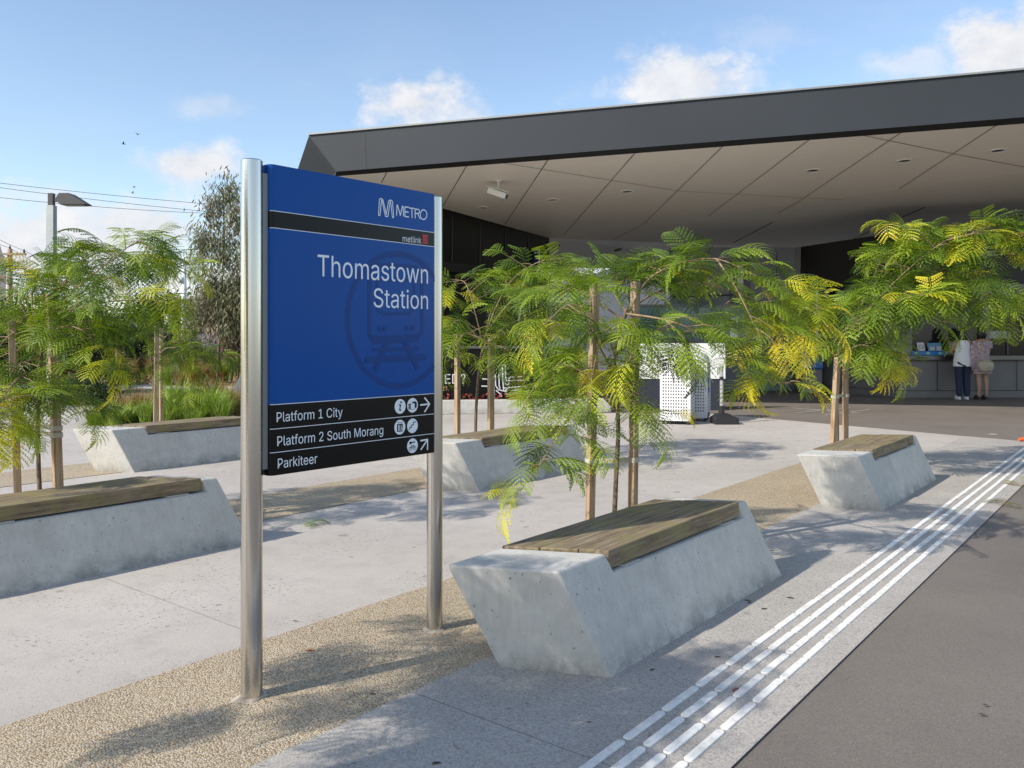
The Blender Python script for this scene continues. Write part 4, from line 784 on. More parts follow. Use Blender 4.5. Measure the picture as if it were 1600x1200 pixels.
# glazed shelter with white lower panel
gx0, gx1 = (985-CX)/F*19.4, (1178-CX)/F*19.4
sh = empty('glazed_shelter', (gx0, 19.4, 0)); tag(sh, 'teal glazed screen with white lower panel behind the white perforated bins', 'screen'); GW = gx1-gx0
t = NT('teal_glass'); t.b.inputs['Base Color'].default_value = (.10, .20, .22, 1); t.rough(.08); t.b.inputs['Transmission Weight'].default_value = .35; M['teal'] = t.m
mb = MB(); mb.box(.03, GW-.03, .02, .035, 1.38, 2.15); mb.build('glass', M['teal'], sh)
for z0, z1 in ((1.30, 1.38), (2.15, 2.21)):
    mb = MB(); mb.box(0, GW, -.01, .06, z0, z1); mb.build('frame', flat('shelter_frame', (.10, .105, .115), .4, .4), sh)
mb = MB(); mb.box(GW-.55, GW-.37, .010, .018, 1.42, 1.92); mb.build('paper_notice', flat('paper_pale', (.50, .54, .52), .6), sh)
wp = P(1070, 530, 16.4); wb = empty('white_board', (wp.x, wp.y, 0)); tag(wb, 'broad white sunlit board standing behind the perforated bins', 'board')
mb = MB(); mb.box(-.98, .80, 0, .06, .62, 1.32); mb.build('panel', flat('board_white', (.80, .80, .79), .4), wb)
mb = MB(); mb.box(-.95, .77, .02, .20, 0, .62); mb.build('plinth', flat('plinth_navy', (.03, .033, .05), .5), wb)
# far wall seen under the rear ceiling
fw = empty('far_wall', (2.0, 39, 0)); tag(fw, 'distant grey wall at the back under the rear ceiling', 'wall')
mb = MB(); mb.box(-3.6, 24, 0, .3, 0, 5.6); mb.build('cladding', M['slate'], fw)
mb = MB(); mb.prism([(1.2, -.02, 4.5), (1.8, -.02, 4.42), (2.7, -.02, 4.75), (.8, -.02, 4.75)], (0, .01, 0)); mb.build('sunlit_patch', flat('sunlit_patch_white', (.8, .82, .86), .4), fw)  # sunlight on the far wall, put in as a pale painted patch

# ================================================================== perforated bins and flag stand
t = NT('perforated_white'); v = t.coord(scale=(1/.052,)*3); s_ = t.node('ShaderNodeSeparateXYZ'); t.link(v, s_.inputs[0])
geo = t.node('ShaderNodeNewGeometry'); 
hx = t.math('SUBTRACT', t.math('FRACT', t.math('ADD', s_.outputs[0], s_.outputs[1])), .5); hz = t.math('SUBTRACT', t.math('FRACT', s_.outputs[2]), .5)
dd = t.math('SQRT', t.math('ADD', t.math('MULTIPLY', hx, hx), t.math('MULTIPLY', hz, hz)))
hole = t.math('LESS_THAN', dd, .27)
t.col(t.mixc(hole, (.66, .66, .67), (.04, .04, .045))); t.rough(.4); M['perf'] = t.m
M['binwhite'] = flat('bin_white', (.68, .68, .69), .35)
def make_bin(label):
    o = empty('litter_bin'); tag(o, label, 'bin', 'white perforated bins')
    for (x0, x1, y0, y1) in ((-.31, .31, -.305, -.295), (-.31, .31, .295, .305), (-.31, -.30, -.295, .295), (.30, .31, -.295, .295)):
        mb = MB(); mb.box(x0+(.045 if x1-x0 > .1 else 0), x1-(.045 if x1-x0 > .1 else 0), y0+(.04 if y1-y0 > .1 else 0), y1-(.04 if y1-y0 > .1 else 0), .15, .99); mb.build('perforated_panel', M['perf'], o)
    for sx_ in (-1, 1):
        for sy_ in (-1, 1):
            mb = MB(); mb.box(min(sx_*.265, sx_*.312), max(sx_*.265, sx_*.312), min(sy_*.262, sy_*.308), max(sy_*.262, sy_*.308), .06, 1.0); mb.build('corner_post', M['binwhite'], o, bevel=.006)
            mb = MB(); mb.lathe([(.03, 0), (.03, .07)], (sx_*.25, sy_*.25, 0), 10); mb.build('foot', M['oblack'], o)
    for y0, y1 in ((-.3085, -.296), (.296, .3085)):
        mb = MB(); mb.box(-.264, .264, y0, y1, .06, .149); mb.build('bottom_rail', M['binwhite'], o)
    mb = MB(); mb.box(-.29, .29, -.29, .29, .06, .98); mb.build('liner', M['oblack'], o)
    mb = MB(); rings = []
    for k in range(7):
        tt = k/6; w = .33-.20*tt**2.2; rings.append([(w*math.cos(q)*1.0, w*math.sin(q), 1.0+.17*math.sin(tt*math.pi/2)) for q in [2*math.pi*i/28 for i in range(28)]])
    mb.loft(rings); mb.build('domed_lid', M['binwhite'], o, smooth=True, auto=50)
    return o
b1 = make_bin('white perforated litter bin, the nearer of the two side by side'); q = G(1078, 664); rz = math.atan2(.06, 1)-.32
b1.location = (q.x-.145, q.y+.30, 0); b1.scale = (.8, .8, 1); b1.rotation_euler = (0, 0, -.34)
b2 = copy_tree(b1); b2['label'] = 'white perforated bin with blue recycling panel, just behind the nearer bin'; b2.location = (b1.location.x+.40, b1.location.y+.54, 0)
mb = MB(); mb.box(.3135, .3175, -.16, .0, .48, .82); mb.build('recycling_panel', flat('recycle_blue', (.01, .11, .42), .4), b2)
fs = G(1137, 664); fso = empty('banner_stand', (fs.x, fs.y+.2, 0)); tag(fso, 'slim silver pole in a heavy black block base to the right of the white bins', 'stand')
mb = MB(); mb.loft([[(-.20, -.16, 0), (.20, -.16, 0), (.20, .18, 0), (-.20, .18, 0)], [(-.20, -.16, .10), (.20, -.16, .10), (.20, .18, .10), (-.20, .18, .10)], [(-.13, -.08, .17), (.06, -.08, .17), (.06, .10, .17), (-.13, .10, .17)]]); mb.build('base_block', M['oblack'], fso, bevel=.012)
mb = MB(); mb.tube([(-.05, 0, .15), (-.05, 0, .95)], .030, 14); mb.build('pole', flat('pole_silver', (.62, .62, .62), .3, .7), fso, smooth=True, auto=40)
mb = MB(); mb.tube([(-.05, 0, .16), (-.05, 0, .30)], .05, 12); mb.tube([(-.05, 0, .72), (-.05, 0, .78)], .036, 12); mb.build('collar', M['oblack'], fso)
# orange tail at the right edge, lying on the asphalt
oc = G(1594, 690); orr = empty('traffic_cone', (oc.x+.27, oc.y-.02, .0)); tag(orr, 'orange rubber traffic cone lying at the right edge of the photo', 'cone')
mb = MB(); mb.tube([(-.30, 0, .03), (-.1, .02, .05), (.15, .05, .09), (.25, .07, .11)], [.02, .04, .08, .10], 14); mb.build('cone_body', flat('cone_orange', (.62, .12, .03), .5), orr, smooth=True, auto=50)
mb = MB(); mb.bar((.24, .07, .135), (.28, .075, .137), .30, .26); mb.build('cone_foot', flat('cone_foot_orange', (.5, .10, .03), .6), orr, bevel=.02)
# ================================================================== honey locust trees in stakes
def leaf_template(seed, pairs=8, nl=9, L=.20, droop=1.5, pl=.085):
    r = np.random.RandomState(seed); out = []
    pos = np.zeros(3); ang = .35; step = L/(pairs+1.5); q = r.normal(0, .25)
    for i in range(pairs+1):
        ang -= droop/(pairs+1)*(.6+.8*i/pairs)
        d = np.array([math.cos(ang), .15*q*i/pairs, math.sin(ang)]); d /= np.linalg.norm(d)
        npos = pos+d*step*(1.5 if i == 0 else 1)
        w = d*0; side = np.array([0, 1, 0.]); up = np.cross(d, side)
        # rachis sliver
        out.append([pos-side*.0011, npos-side*.0009, npos+side*.0009, pos+side*.0011]); pos = npos
        fr = (i+.6)/(pairs+1); plen = pl*(.55+.75*math.sin(math.pi*min(1, fr*.86+.1)))
        for s in (-1, 1):
            pd = side*s*.86+d*(.42+.25*fr)-up*0; pd = pd/np.linalg.norm(pd); pp = pos.copy(); st = plen/nl
            for j in range(nl):
                pd = pd+np.array([0, 0, -.068])+d*.01+r.normal(0, .012, 3); pd /= np.linalg.norm(pd)
                ax = d-pd*np.dot(d, pd); ax /= np.linalg.norm(ax)
                pp = pp+pd*st
                ll = .0086*(1-.45*(j/nl)**2); ww = st*.56
                for k in (-1, 1):
                    e = ax*k*.9+pd*.35; e /= np.linalg.norm(e)
                    tip = np.array([0, 0, -.0025])
                    out.append([pp, pp+e*ll*.5+pd*ww, pp+e*ll+tip, pp+e*ll*.5-pd*ww])
    return np.array(out)
TPL = [leaf_template(s, 7, 7, .21, dr, .092) for s, dr in ((1, 1.1), (2, 1.5), (3, 1.9), (4, 1.3), (5, 2.1), (6, .8))]
TPC = [leaf_template(s, 6, 6, .21, dr, .095) for s, dr in ((11, 1.1), (12, 1.6), (13, 1.9), (14, 1.3))]
GREEN = [(.145, .23, .014), (.20, .295, .02), (.10, .17, .015), (.27, .36, .024), (.06, .11, .014)]  # leaf greens; the darkest put in for shaded leaves, lime for sunlit ones
YELL = [(.52, .50, .02), (.44, .47, .025), (.62, .52, .03), (.34, .43, .025)]
def place(tpl, p, f, s, roll):
    f = np.array(f)/np.linalg.norm(f); up = np.array([0, 0, 1.])
    side = np.cross(up, f); n_ = np.linalg.norm(side); side = np.array([0, 1, 0.]) if n_ < .05 else side/n_
    u = np.cross(f, side); c, s_ = math.cos(roll), math.sin(roll); side, u = side*c+u*s_, u*c-side*s_
    return np.array(p)+s*(tpl[..., 0:1]*f+tpl[..., 1:2]*side+tpl[..., 2:3]*u)
def smooth_path(pts, sub=6):
    pts = [np.array(p, float) for p in pts]; out = []
    for i in range(len(pts)-1):
        p0 = pts[max(i-1, 0)]; p1_ = pts[i]; p2_ = pts[i+1]; p3 = pts[min(i+2, len(pts)-1)]
        for k in range(sub):
            t = k/sub; out.append(.5*((2*p1_)+(-p0+p2_)*t+(2*p0-5*p1_+4*p2_-p3)*t*t+(-p0+3*p1_-3*p2_+p3)*t**3))
    out.append(pts[-1]); return out
def locust(label, base, limbs, stakes, seed, tpls=TPL, scale=1.0, dens=1.0, yellow=.16, r0=.017, tie_z=(.62,), twig=1.0, dark=1.0):
    """limbs: list of world polylines, the first one is the stem"""
    rg = random.Random(seed); base = Vector((base[0], base[1], 0))
    root = empty('honey_locust_tree', base); tag(root, label, 'tree', 'young honey locust trees tied between timber stakes')
    loc_ = lambda p: np.array(p)-np.array(base)
    tm_ = MB(); bm_ = MB(); qv, qc = [], []
    for li, limb in enumerate(limbs):
        pth = smooth_path([loc_(p) for p in limb]); n = len(pth)
        if li == 0:
            tm_.tube(pth, [r0*(1-.45*i/n) for i in range(n)], 9); continue
        bm_.tube(pth, [max(.003, r0*.42*(1-.85*i/n)) for i in range(n)], 6)
        ln = sum(np.linalg.norm(pth[i+1]-pth[i]) for i in range(n-1)); cnt = max(4, int(ln/.085*dens)); tipyel = rg.random() < yellow*2.6; tipat = rg.uniform(.62, .86)
        for c in range(cnt):
            t = .18+.82*(c+rg.random()*.8)/cnt; x = min(t, .999)*(n-1); i = int(x); p = pth[i]*(1-(x-i))+pth[i+1]*(x-i); d = pth[i+1]-pth[i]; d = d/np.linalg.norm(d)
            # short side twig ending in a spray of leaves
            az = rg.uniform(0, 2*math.pi); sd_ = np.array([math.cos(az), math.sin(az), rg.uniform(-.3, .40)]); tw = d*.45+sd_; tw /= np.linalg.norm(tw)
            tl = rg.uniform(.03, .20)*(1.15-t*.55)*twig*scale; e = p+tw*tl
            bm_.tube([p, p+tw*tl*.6+np.array([0, 0, .01]), e], [.0035, .0028, .0018], 4, cap=False)
            k = rg.choice((2, 3, 3, 4))
            young = rg.random() < (.78 if t > tipat and tipyel else .02)
            for m in range(k):
                f = tw+np.array([rg.gauss(0, .55), rg.gauss(0, .55), rg.gauss(.04, .32)]); pp = p+tw*tl*(.35+.65*(m+1)/k); s = scale*rg.uniform(.62, 1.12)*(.8 if young else 1)
                q = place(rg.choice(tpls), pp, f, s, rg.gauss(0, .35)); qv.append(q)
                cc = np.array(rg.choice(YELL) if young and rg.random() < .8 else rg.choice(GREEN))*dark
                if not young and rg.random() < .07+.25*max(0, t-.5): cc = .5*cc+.5*np.array(YELL[3])
                j = np.random.RandomState(rg.randint(0, 10**6)); qc.append(cc[None, :]*(1+j.normal(0, .10, (len(q), 1))))
        # leader at the tip
        q = place(rg.choice(tpls), pth[-1], pth[-1]-pth[-3], scale*1.05, 0); qv.append(q); cc = np.array(rg.choice(YELL if tipyel else GREEN))*dark; qc.append(np.repeat(cc[None, :], len(q), 0))
    tr = tm_.build('trunk', M['bark'], root, smooth=True); bm_.build('branches', M['limb'], root, smooth=True)
    quads_obj('crown', np.concatenate(qv), M['leaf'], np.clip(np.concatenate(qc), 0, 1), root)
    so = []
    for k, (sx_, sy_, zt, lean, th) in enumerate(stakes):
        st = empty('tree_stake', (sx_, sy_, 0), .5+.3*k); tag(st, f'{["grey","reddish"][k % 2]} sawn timber stake, {["left","right"][k % 2]} one of the pair holding the {label.split(" ")[0]} {label.split(" ")[1]} tree', 'tree stake', 'sawn timber stakes beside the young trees')
        m2 = MB(); w = th/2
        m2.loft([[(-w, -w, -.05), (w, -w, -.05), (w, w, -.05), (-w, w, -.05)], [(lean-w, -w, zt), (lean+w, -w, zt), (lean+w, w, zt), (lean-w, w, zt)]])
        stb = m2.build('post', M['stake'], st, bevel=.004); so.append((st, lean, zt, w))
        for z in tie_z:
            m3 = MB(); ww = w+.004; m3.loft([[(lean*z/zt-ww, -ww, z+h), (lean*z/zt+ww, -ww, z+h), (lean*z/zt+ww, ww, z+h), (lean*z/zt-ww, ww, z+h)] for h in (0, .035)], cap=False); m3.build('webbing_tie', M['webbing'], st)
            tgt = Vector((base.x-sx_, base.y-sy_, z+.02)); tgt.rotate(Matrix.Rotation(-(.5+.3*k), 3, 'Z')); tgt.z = z+.02
            m4 = MB(); m4.bar((lean*z/zt, 0, z+.018), tgt, .004, .03); m4.build('webbing_strap', M['webbing'], st)
    return root
M['limb'] = flat('limb_bark', (.27, .19, .105), .8, noise=.3, nscale=20)
M['webbing'] = flat('hessian_webbing', (.46, .42, .36), .9)
def L(D0, *pts): return [P(px, py, D0+dd) for px, py, dd in pts]

# tree behind the nearest bench (about 5.2 m away)
D = 5.2; b0_ = P(958, 880, D)
locust('foremost leafy honey locust tree with drooping yellow-green branches behind the nearest bench', (b0_.x, b0_.y),
 [[P(957, 880, D), P(962, 760, D), P(966, 660, D), P(960, 560, D), P(980, 480, D)],
  L(D, (962, 640, 0), (915, 600, -.1), (895, 640, -.25), (850, 715, -.35), (812, 768, -.4)),
  L(D, (964, 640, 0), (920, 590, .1), (880, 570, .1), (845, 590, .15), (815, 640, .1)),
  L(D, (962, 590, 0), (925, 520, -.2), (905, 480, -.25), (880, 480, -.3), (850, 510, -.35)),
  L(D, (966, 600, 0), (985, 620, -.15), (1005, 635, -.2), (1025, 660, -.25)),
  L(D, (962, 560, 0), (950, 530, -.2), (935, 545, -.3), (925, 590, -.35)),
  L(D, (975, 500, 0), (1010, 440, .1), (1060, 412, .15), (1120, 405, .1), (1180, 430, 0), (1235, 458, -.1), (1285, 500, -.15)),
  L(D, (978, 490, 0), (1040, 500, -.2), (1090, 520, -.25), (1140, 560, -.3), (1180, 590, -.3), (1232, 600, -.3)),
  L(D, (978, 490, 0), (1020, 460, .3), (1080, 440, .35), (1150, 460, .3), (1210, 500, .2)),
  L(D, (978, 488, 0), (960, 450, .2), (1000, 430, .3), (1060, 425, .4)),
  L(D, (960, 560, 0), (990, 520, -.3), (1000, 530, -.4), (985, 560, -.45)),
  L(D, (975, 500, 0), (930, 470, .2), (895, 450, .3), (870, 470, .4), (850, 520, .4)),
  L(D, (1040, 500, -.2), (1060, 520, -.35), (1075, 545, -.4)),
  L(D, (1120, 405, .1), (1150, 450, -.1), (1175, 500, -.15), (1190, 530, -.15)),
  L(D, (1180, 430, 0), (1210, 480, -.1), (1235, 520, -.1))],
 [(P(920, 880, D).x, D-.0, 1.745, .045, .047), (P(990, 880, D).x, D+.06, 1.765, .035, .047)], 21, scale=1.2, dens=.98, yellow=.26, tie_z=(.62,))
# tree behind the far right bench
D = 8.53; b1_ = P(1306, 735, D)
locust('spreading honey locust tree on the right before the ticket office windows', (b1_.x, b1_.y),
 [[P(1307, 743, D), P(1308, 660, D), P(1306, 590, D), P(1318, 520, D)],
  L(D, (1306, 560, 0), (1330, 500, 0), (1370, 440, .1), (1400, 390, .1), (1440, 365, 0), (1400, 352, .1)),
  L(D, (1310, 540, 0), (1360, 480, -.2), (1420, 420, -.3), (1480, 375, -.3), (1530, 365, -.3)),
  L(D, (1312, 530, 0), (1380, 460, .3), (1460, 420, .4), (1540, 400, .4), (1620, 395, .4)),
  L(D, (1318, 520, 0), (1400, 470, .1), (1480, 450, 0), (1540, 455, -.1), (1560, 480, -.1)),
  L(D, (1318, 525, 0), (1390, 490, -.4), (1430, 480, -.5), (1460, 505, -.5)),
  L(D, (1310, 560, 0), (1340, 540, -.3), (1365, 545, -.4), (1378, 565, -.4)),
  L(D, (1306, 560, 0), (1275, 520, 0), (1255, 520, .1), (1250, 545, .1)),
  L(D, (1310, 540, 0), (1280, 490, .2), (1265, 460, .3), (1262, 480, .4)),
  L(D, (1315, 520, 0), (1370, 470, .5), (1440, 450, .7), (1510, 430, .8)),
  L(D, (1312, 530, 0), (1350, 500, -.5), (1400, 470, -.7), (1450, 460, -.8)),
  L(D, (1400, 390, .1), (1380, 400, .3), (1362, 440, .3), (1350, 470, .3)),
  L(D, (1480, 375, -.3), (1560, 360, -.3), (1640, 380, -.3)),
  L(D, (1460, 420, .4), (1560, 440, .5), (1620, 470, .5)),
  L(D, (1312, 530, 0), (1340, 520, .3), (1380, 540, .4), (1400, 580, .4))],
 [(P(1291, 735, D).x, D-.12, 1.22, .10, .05), (P(1327, 735, D).x, D+.1, 1.26, .0, .05)], 34, tpls=TPC, scale=1.42, dens=1.25, yellow=.26, tie_z=(.80,), twig=1.05, r0=.022)
# tree behind the middle bench
D = 9.3; b2_ = P(742, 720, D)
locust('middle honey locust tree seen just right of the sign in front of the black kiosk', (b2_.x, b2_.y),
 [[P(742, 725, D), P(745, 620, D), P(755, 540, D), P(775, 480, D)],
  L(D, (755, 540, 0), (740, 480, 0), (725, 440, .1), (705, 450, .2), (690, 500, .2)),
  L(D, (760, 520, 0), (790, 450, .1), (830, 415, .1), (870, 405, 0), (895, 425, 0)),
  L(D, (760, 520, 0), (800, 470, -.3), (850, 450, -.4), (890, 460, -.4), (920, 500, -.4)),
  L(D, (755, 540, 0), (730, 520, -.4), (712, 540, -.5), (700, 565, -.5)),
  L(D, (756, 540, 0), (790, 520, -.5), (830, 530, -.6), (860, 570, -.6), (870, 620, -.6)),
  L(D, (757, 530, 0), (770, 480, .4), (800, 440, .5), (840, 440, .6)),
  L(D, (757, 535, 0), (810, 500, .3), (860, 500, .4), (900, 540, .4), (905, 590, .4)),
  L(D, (757, 535, 0), (790, 545, -.3), (815, 570, -.4), (835, 610, -.4)),
  L(D, (755, 540, 0), (720, 500, -.1), (695, 525, -.1), (684, 560, -.1))],
 [(P(767, 722, D).x, D, 1.42, .0, .06), (P(712, 722, D+.3).x, D+.6, 1.46, .0, .055)], 47, tpls=TPC, scale=1.35, dens=1.1, yellow=.24, tie_z=(), twig=1.3, r0=.02)
# tree behind the left bench
D = 6.0; b3_ = P(64, 833, D)
locust('bushy honey locust tree behind the bench at the left edge', (b3_.x, b3_.y),
 [[P(66, 833, D), P(60, 720, D), P(60, 600, D), P(70, 520, D), P(82, 470, D)],
  L(D, (70, 520, 0), (90, 460, 0), (120, 420, 0), (150, 395, 0), (185, 400, 0)),
  L(D, (75, 500, 0), (120, 450, -.2), (170, 410, -.3), (215, 378, -.3), (235, 400, -.3)),
  L(D, (78, 490, 0), (140, 450, .2), (200, 420, .2), (250, 405, .1), (285, 420, .1)),
  L(D, (78, 490, 0), (130, 480, -.3), (180, 470, -.4), (225, 470, -.4), (248, 480, -.4)),
  L(D, (70, 520, 0), (110, 510, -.2), (145, 530, -.3), (170, 580, -.3)),
  L(D, (66, 540, 0), (40, 490, 0), (20, 450, 0), (-10, 430, 0), (-50, 450, 0)),
  L(D, (64, 560, 0), (30, 520, -.3), (0, 540, -.4), (-30, 590, -.4)),
  L(D, (62, 580, 0), (30, 590, -.5), (0, 630, -.9), (-8, 665, -1.1)), L(D, (62, 585, 0), (20, 600, -.4), (-20, 640, -.8), (0, 670, -.9)),
  L(D, (62, 590, 0), (80, 610, .3), (110, 620, .4), (140, 650, .4)),
  L(D, (66, 540, 0), (50, 480, .3), (55, 440, .4), (60, 425, .4)),
  L(D, (75, 500, 0), (100, 440, .4), (130, 430, .6), (170, 440, .6)),
  L(D, (64, 560, 0), (30, 570, -.2), (10, 600, -.2), (-10, 660, -.2)),
  L(D, (78, 490, 0), (120, 500, .4), (170, 510, .5), (200, 560, .5)),
  L(D, (70, 520, 0), (20, 500, .3), (-20, 500, .4)),
  L(D, (68, 530, 0), (30, 545, .3), (10, 590, .3), (30, 640, .3))],
 [(P(30, 833, D).x, D, 1.53, -.045, .05), (P(100, 833, D).x, D-.05, 1.72, -.06, .058)], 58, scale=1.2, dens=1.1, yellow=.20, tie_z=(.75, .70), twig=1.1)
# tree behind the far left bench: sparse, hanging to one side
D = 11.0; b4_ = P(240, 695, D)
locust('sparse honey locust tree with one drooping dark green side behind the grass bed', (b4_.x, b4_.y),
 [[P(242, 695, D), P(240, 620, D), P(236, 560, D), P(226, 505, D)],
  L(D, (238, 560, 0), (255, 530, 0), (275, 520, 0), (300, 545, 0), (330, 580, 0)),
  L(D, (238, 570, 0), (258, 545, -.2), (280, 550, -.2), (295, 590, -.2), (305, 620, -.2)),
  L(D, (237, 565, 0), (260, 535, .3), (290, 540, .3), (318, 555, .3)),
  L(D, (238, 580, 0), (262, 560, -.1), (270, 580, -.1), (285, 615, -.1)),
  L(D, (238, 575, 0), (300, 560, .2), (335, 550, .2), (350, 560, .2))],
 [(P(243, 695, D-.1).x, D-.1, 1.62, .02, .058), (P(249.5, 695, D+.3).x, D+.35, 1.55, .0, .045)], 63, tpls=TPC, scale=1.25, dens=.8, yellow=.0, tie_z=(), twig=.9, dark=.75, r0=.014)
# tree standing behind the camera whose shadow falls on the paving
def cast_tree(bx, by, seed, lab, h=2.35):
    rg = random.Random(seed); lim = [[(bx, by, 0), (bx+.02, by, .8), (bx-.02, by+.03, 1.5), (bx, by, 1.9)]]
    for k in range(13):
        az = k*2.4+rg.random(); r = rg.uniform(.45, .95)*(.55 if math.cos(az) > -.2 else 1.1); z0 = rg.uniform(1.3, 1.9)
        lim.append([(bx, by, z0), (bx+r*.45*math.cos(az), by+r*.45*math.sin(az), z0+rg.uniform(.2, .5)), (bx+r*.8*math.cos(az), by+r*.8*math.sin(az), z0+rg.uniform(.1, .45)), (bx+r*math.cos(az), by+r*math.sin(az), z0+rg.uniform(-.35, .15))])
    locust(lab, (bx, by), lim, [(bx-.14, by-.1, 1.7, .02, .05), (bx+.14, by+.1, 1.7, .02, .05)], seed, tpls=TPC, scale=1.2, dens=1.25, yellow=.15)
cast_tree(-2.06, 1.78, 5, 'near honey locust tree standing just left of the photographer')

# ================================================================== grasses, shrubs and far trees
def blades(n, r, h, cols, seed, w=.012, flop=.6, seg=4):
    g = np.random.RandomState(seed); V_, C_ = [], []
    for i in range(n):
        a = g.uniform(0, 2*math.pi); rr = r*math.sqrt(g.rand())*.45; p = np.array([rr*math.cos(a), rr*math.sin(a), 0.]); a2 = a+g.normal(0, .7)
        d = np.array([math.cos(a2), math.sin(a2), 0]); ht = h*g.uniform(.55, 1.1); fl = flop*g.uniform(.3, 1.3); sd = np.array([-d[1], d[0], 0])
        c = np.array(cols[g.randint(len(cols))])*g.uniform(.75, 1.25); prev = None
        for k in range(seg+1):
            t = k/seg; q = p+d*(fl*ht*t**2*.9)+np.array([0, 0, ht*(t-.38*fl*t**3)]); ww = w*(1-t)**.7*.5+.0008; pr = (q-sd*ww, q+sd*ww)
            if prev is not None: V_.append([prev[0], pr[0], pr[1], prev[1]]); C_.append(c)
            prev = pr
    return np.array(V_), np.array(C_)
GCOL = [(.22, .33, .04), (.29, .40, .07), (.15, .26, .04), (.38, .44, .13)]
DRY = [(.33, .22, .08), (.28, .17, .05), (.22, .19, .06), (.40, .30, .14)]
RUST = [(.30, .15, .04), (.25, .12, .04), (.20, .16, .05)]
tus = {}
for key, args in {'green': (330, .34, .62, GCOL, 1, .016, .75), 'wide': (150, .30, .55, GCOL, 2, .026, 1.0), 'dry': (300, .34, .62, DRY, 3, .012, .5), 'rust': (260, .36, .5, RUST, 4, .014, .7)}.items():
    v_, c_ = blades(*args); tus[key] = (v_, c_)
tmesh = {}
TL_ = {'green': ('bright green grass tussock in the bed behind the far left bench', 'bright green grass tussocks behind the far left bench', 'grass tussock'),
       'wide': ('broad strappy green tussock spilling over the bed edge beside the path', 'broad strappy tussocks beside the path', 'grass tussock'),
       'dry': ('dry straw-coloured grass tussock in the beds beyond the path', 'dry grass tussocks beyond the path', 'grass tussock'),
       'rust': ('rust-brown low grass clump in the beds beyond the path', 'rust-brown clumps beyond the path', 'grass tussock')}
rt = random.Random(77)
def tussock(kind, x, y, s):
    if kind not in tmesh:
        o = quads_obj('grass_tussock', tus[kind][0], M['grassblade'], tus[kind][1]); tmesh[kind] = o
    else:
        o = tmesh[kind].copy(); COL.objects.link(o)
    o.location = (x, y, 0); o.rotation_euler = (0, 0, rt.uniform(0, 6.28)); o.scale = (s, s, s*rt.uniform(.85, 1.15))
    l_, g_, c_ = TL_[kind]; tag(o, l_, c_, g_)
for px, py, D_, k, s in ((150, 0, 13.6, 'wide', .8), (178, 0, 13.4, 'wide', .9), (205, 0, 13.8, 'wide', .9), (232, 0, 13.5, 'green', .75), (160, 0, 14.3, 'wide', .7), (215, 0, 14.6, 'rust', .9),
    (262, 0, 13.4, 'green', 1.0), (282, 0, 13.6, 'green', 1.15), (305, 0, 13.4, 'green', 1.1), (325, 0, 13.7, 'green', 1.15), (345, 0, 13.5, 'green', 1.0), (270, 0, 14.4, 'green', 1.1), (298, 0, 14.6, 'green', 1.15), (320, 0, 14.8, 'green', 1.0), (340, 0, 14.7, 'green', 1.0), (252, 0, 14.9, 'dry', .8), (360, 0, 15.0, 'dry', .9), (310, 0, 16.0, 'dry', 1.0), (335, 0, 16.2, 'dry', 1.1), (355, 0, 17.0, 'dry', 1.1), (290, 0, 16.5, 'dry', .9),
    (190, 0, 14.2, 'dry', .6), (224, 0, 15.2, 'dry', .8), (245, 0, 13.7, 'wide', .8)):
    q = P(px, 530, D_); tussock(k, q.x, q.y, s*rt.uniform(.72, 1.22))
for i in range(46):
    px = rt.uniform(105, 370); D_ = rt.uniform(24.5, 38); q = P(px, 530, D_); tussock(rt.choice(('dry', 'dry', 'rust', 'green' if px > 250 else 'rust')), q.x, q.y, rt.uniform(1.0, 1.7))
for i in range(14):
    px = rt.uniform(-20, 110); D_ = rt.uniform(25, 34); q = P(px, 530, D_); tussock(rt.choice(('dry', 'rust')), q.x, q.y, rt.uniform(1.2, 1.8))

def leaf_cloud(blobs, n, size, cols, seed, aspect=.45, hang=0.0, tuft=7, shell=.55, spread=1.1):
    """leaf quads gathered in tufts inside ellipsoids (centre, radii)"""
    g = np.random.RandomState(seed); vol = np.array([b[1][0]*b[1][1]*b[1][2] for b in blobs]); pr = vol**.75/np.sum(vol**.75)
    V_, C_ = [], []
    for _ in range(n//tuft):
        b = blobs[g.choice(len(blobs), p=pr)]; d = g.normal(0, 1, 3); d /= np.linalg.norm(d); rr = (shell+(1-shell)*g.rand())*(1+.12*g.normal()); c = np.array(b[0])+d*np.array(b[1])*rr
        col = np.array(cols[g.randint(len(cols))])*g.uniform(.7, 1.3)
        for k in range(tuft):
            p = c+g.normal(0, size*spread, 3)*np.array([1, 1, 1+hang*.7])
            ax = g.normal(0, 1, 3)+d*.8; ax[2] = ax[2]*(1-hang)-hang*2.2; ax /= np.linalg.norm(ax); sd = np.cross(ax, g.normal(0, 1, 3)); sd /= np.linalg.norm(sd)
            s = size*g.uniform(.6, 1.25)
            V_.append([p-ax*s*.5, p+sd*s*aspect*.5, p+ax*s*.5, p-sd*s*aspect*.5]); C_.append(col*g.uniform(.85, 1.15))
    return np.array(V_), np.clip(np.array(C_), 0, 1)
def plant(name, label, cat, x, y, blobs, n, size, cols, seed, stems=(), group=None, crown='crown', stem_r=.03, mat='gumleaf', stem='trunk', **kw):
    root = empty(name, (x, y, 0)); tag(root, label, cat, group)
    v_, c_ = leaf_cloud(blobs, n, size, cols, seed, **kw); quads_obj(crown, v_, M[mat], c_, root)
    for st in stems:
        mb = MB(); pt = smooth_path(st, 4); mb.tube(pt, [stem_r*(1-.75*i/len(pt)) for i in range(len(pt))], 7); mb.build(stem, M['bark'], root, smooth=True)
    return root
DG = [(.030, .055, .018), (.045, .075, .022), (.022, .042, .016), (.06, .09, .03)]
OL = [(.13, .145, .075), (.17, .18, .10), (.10, .115, .065), (.21, .20, .12)]
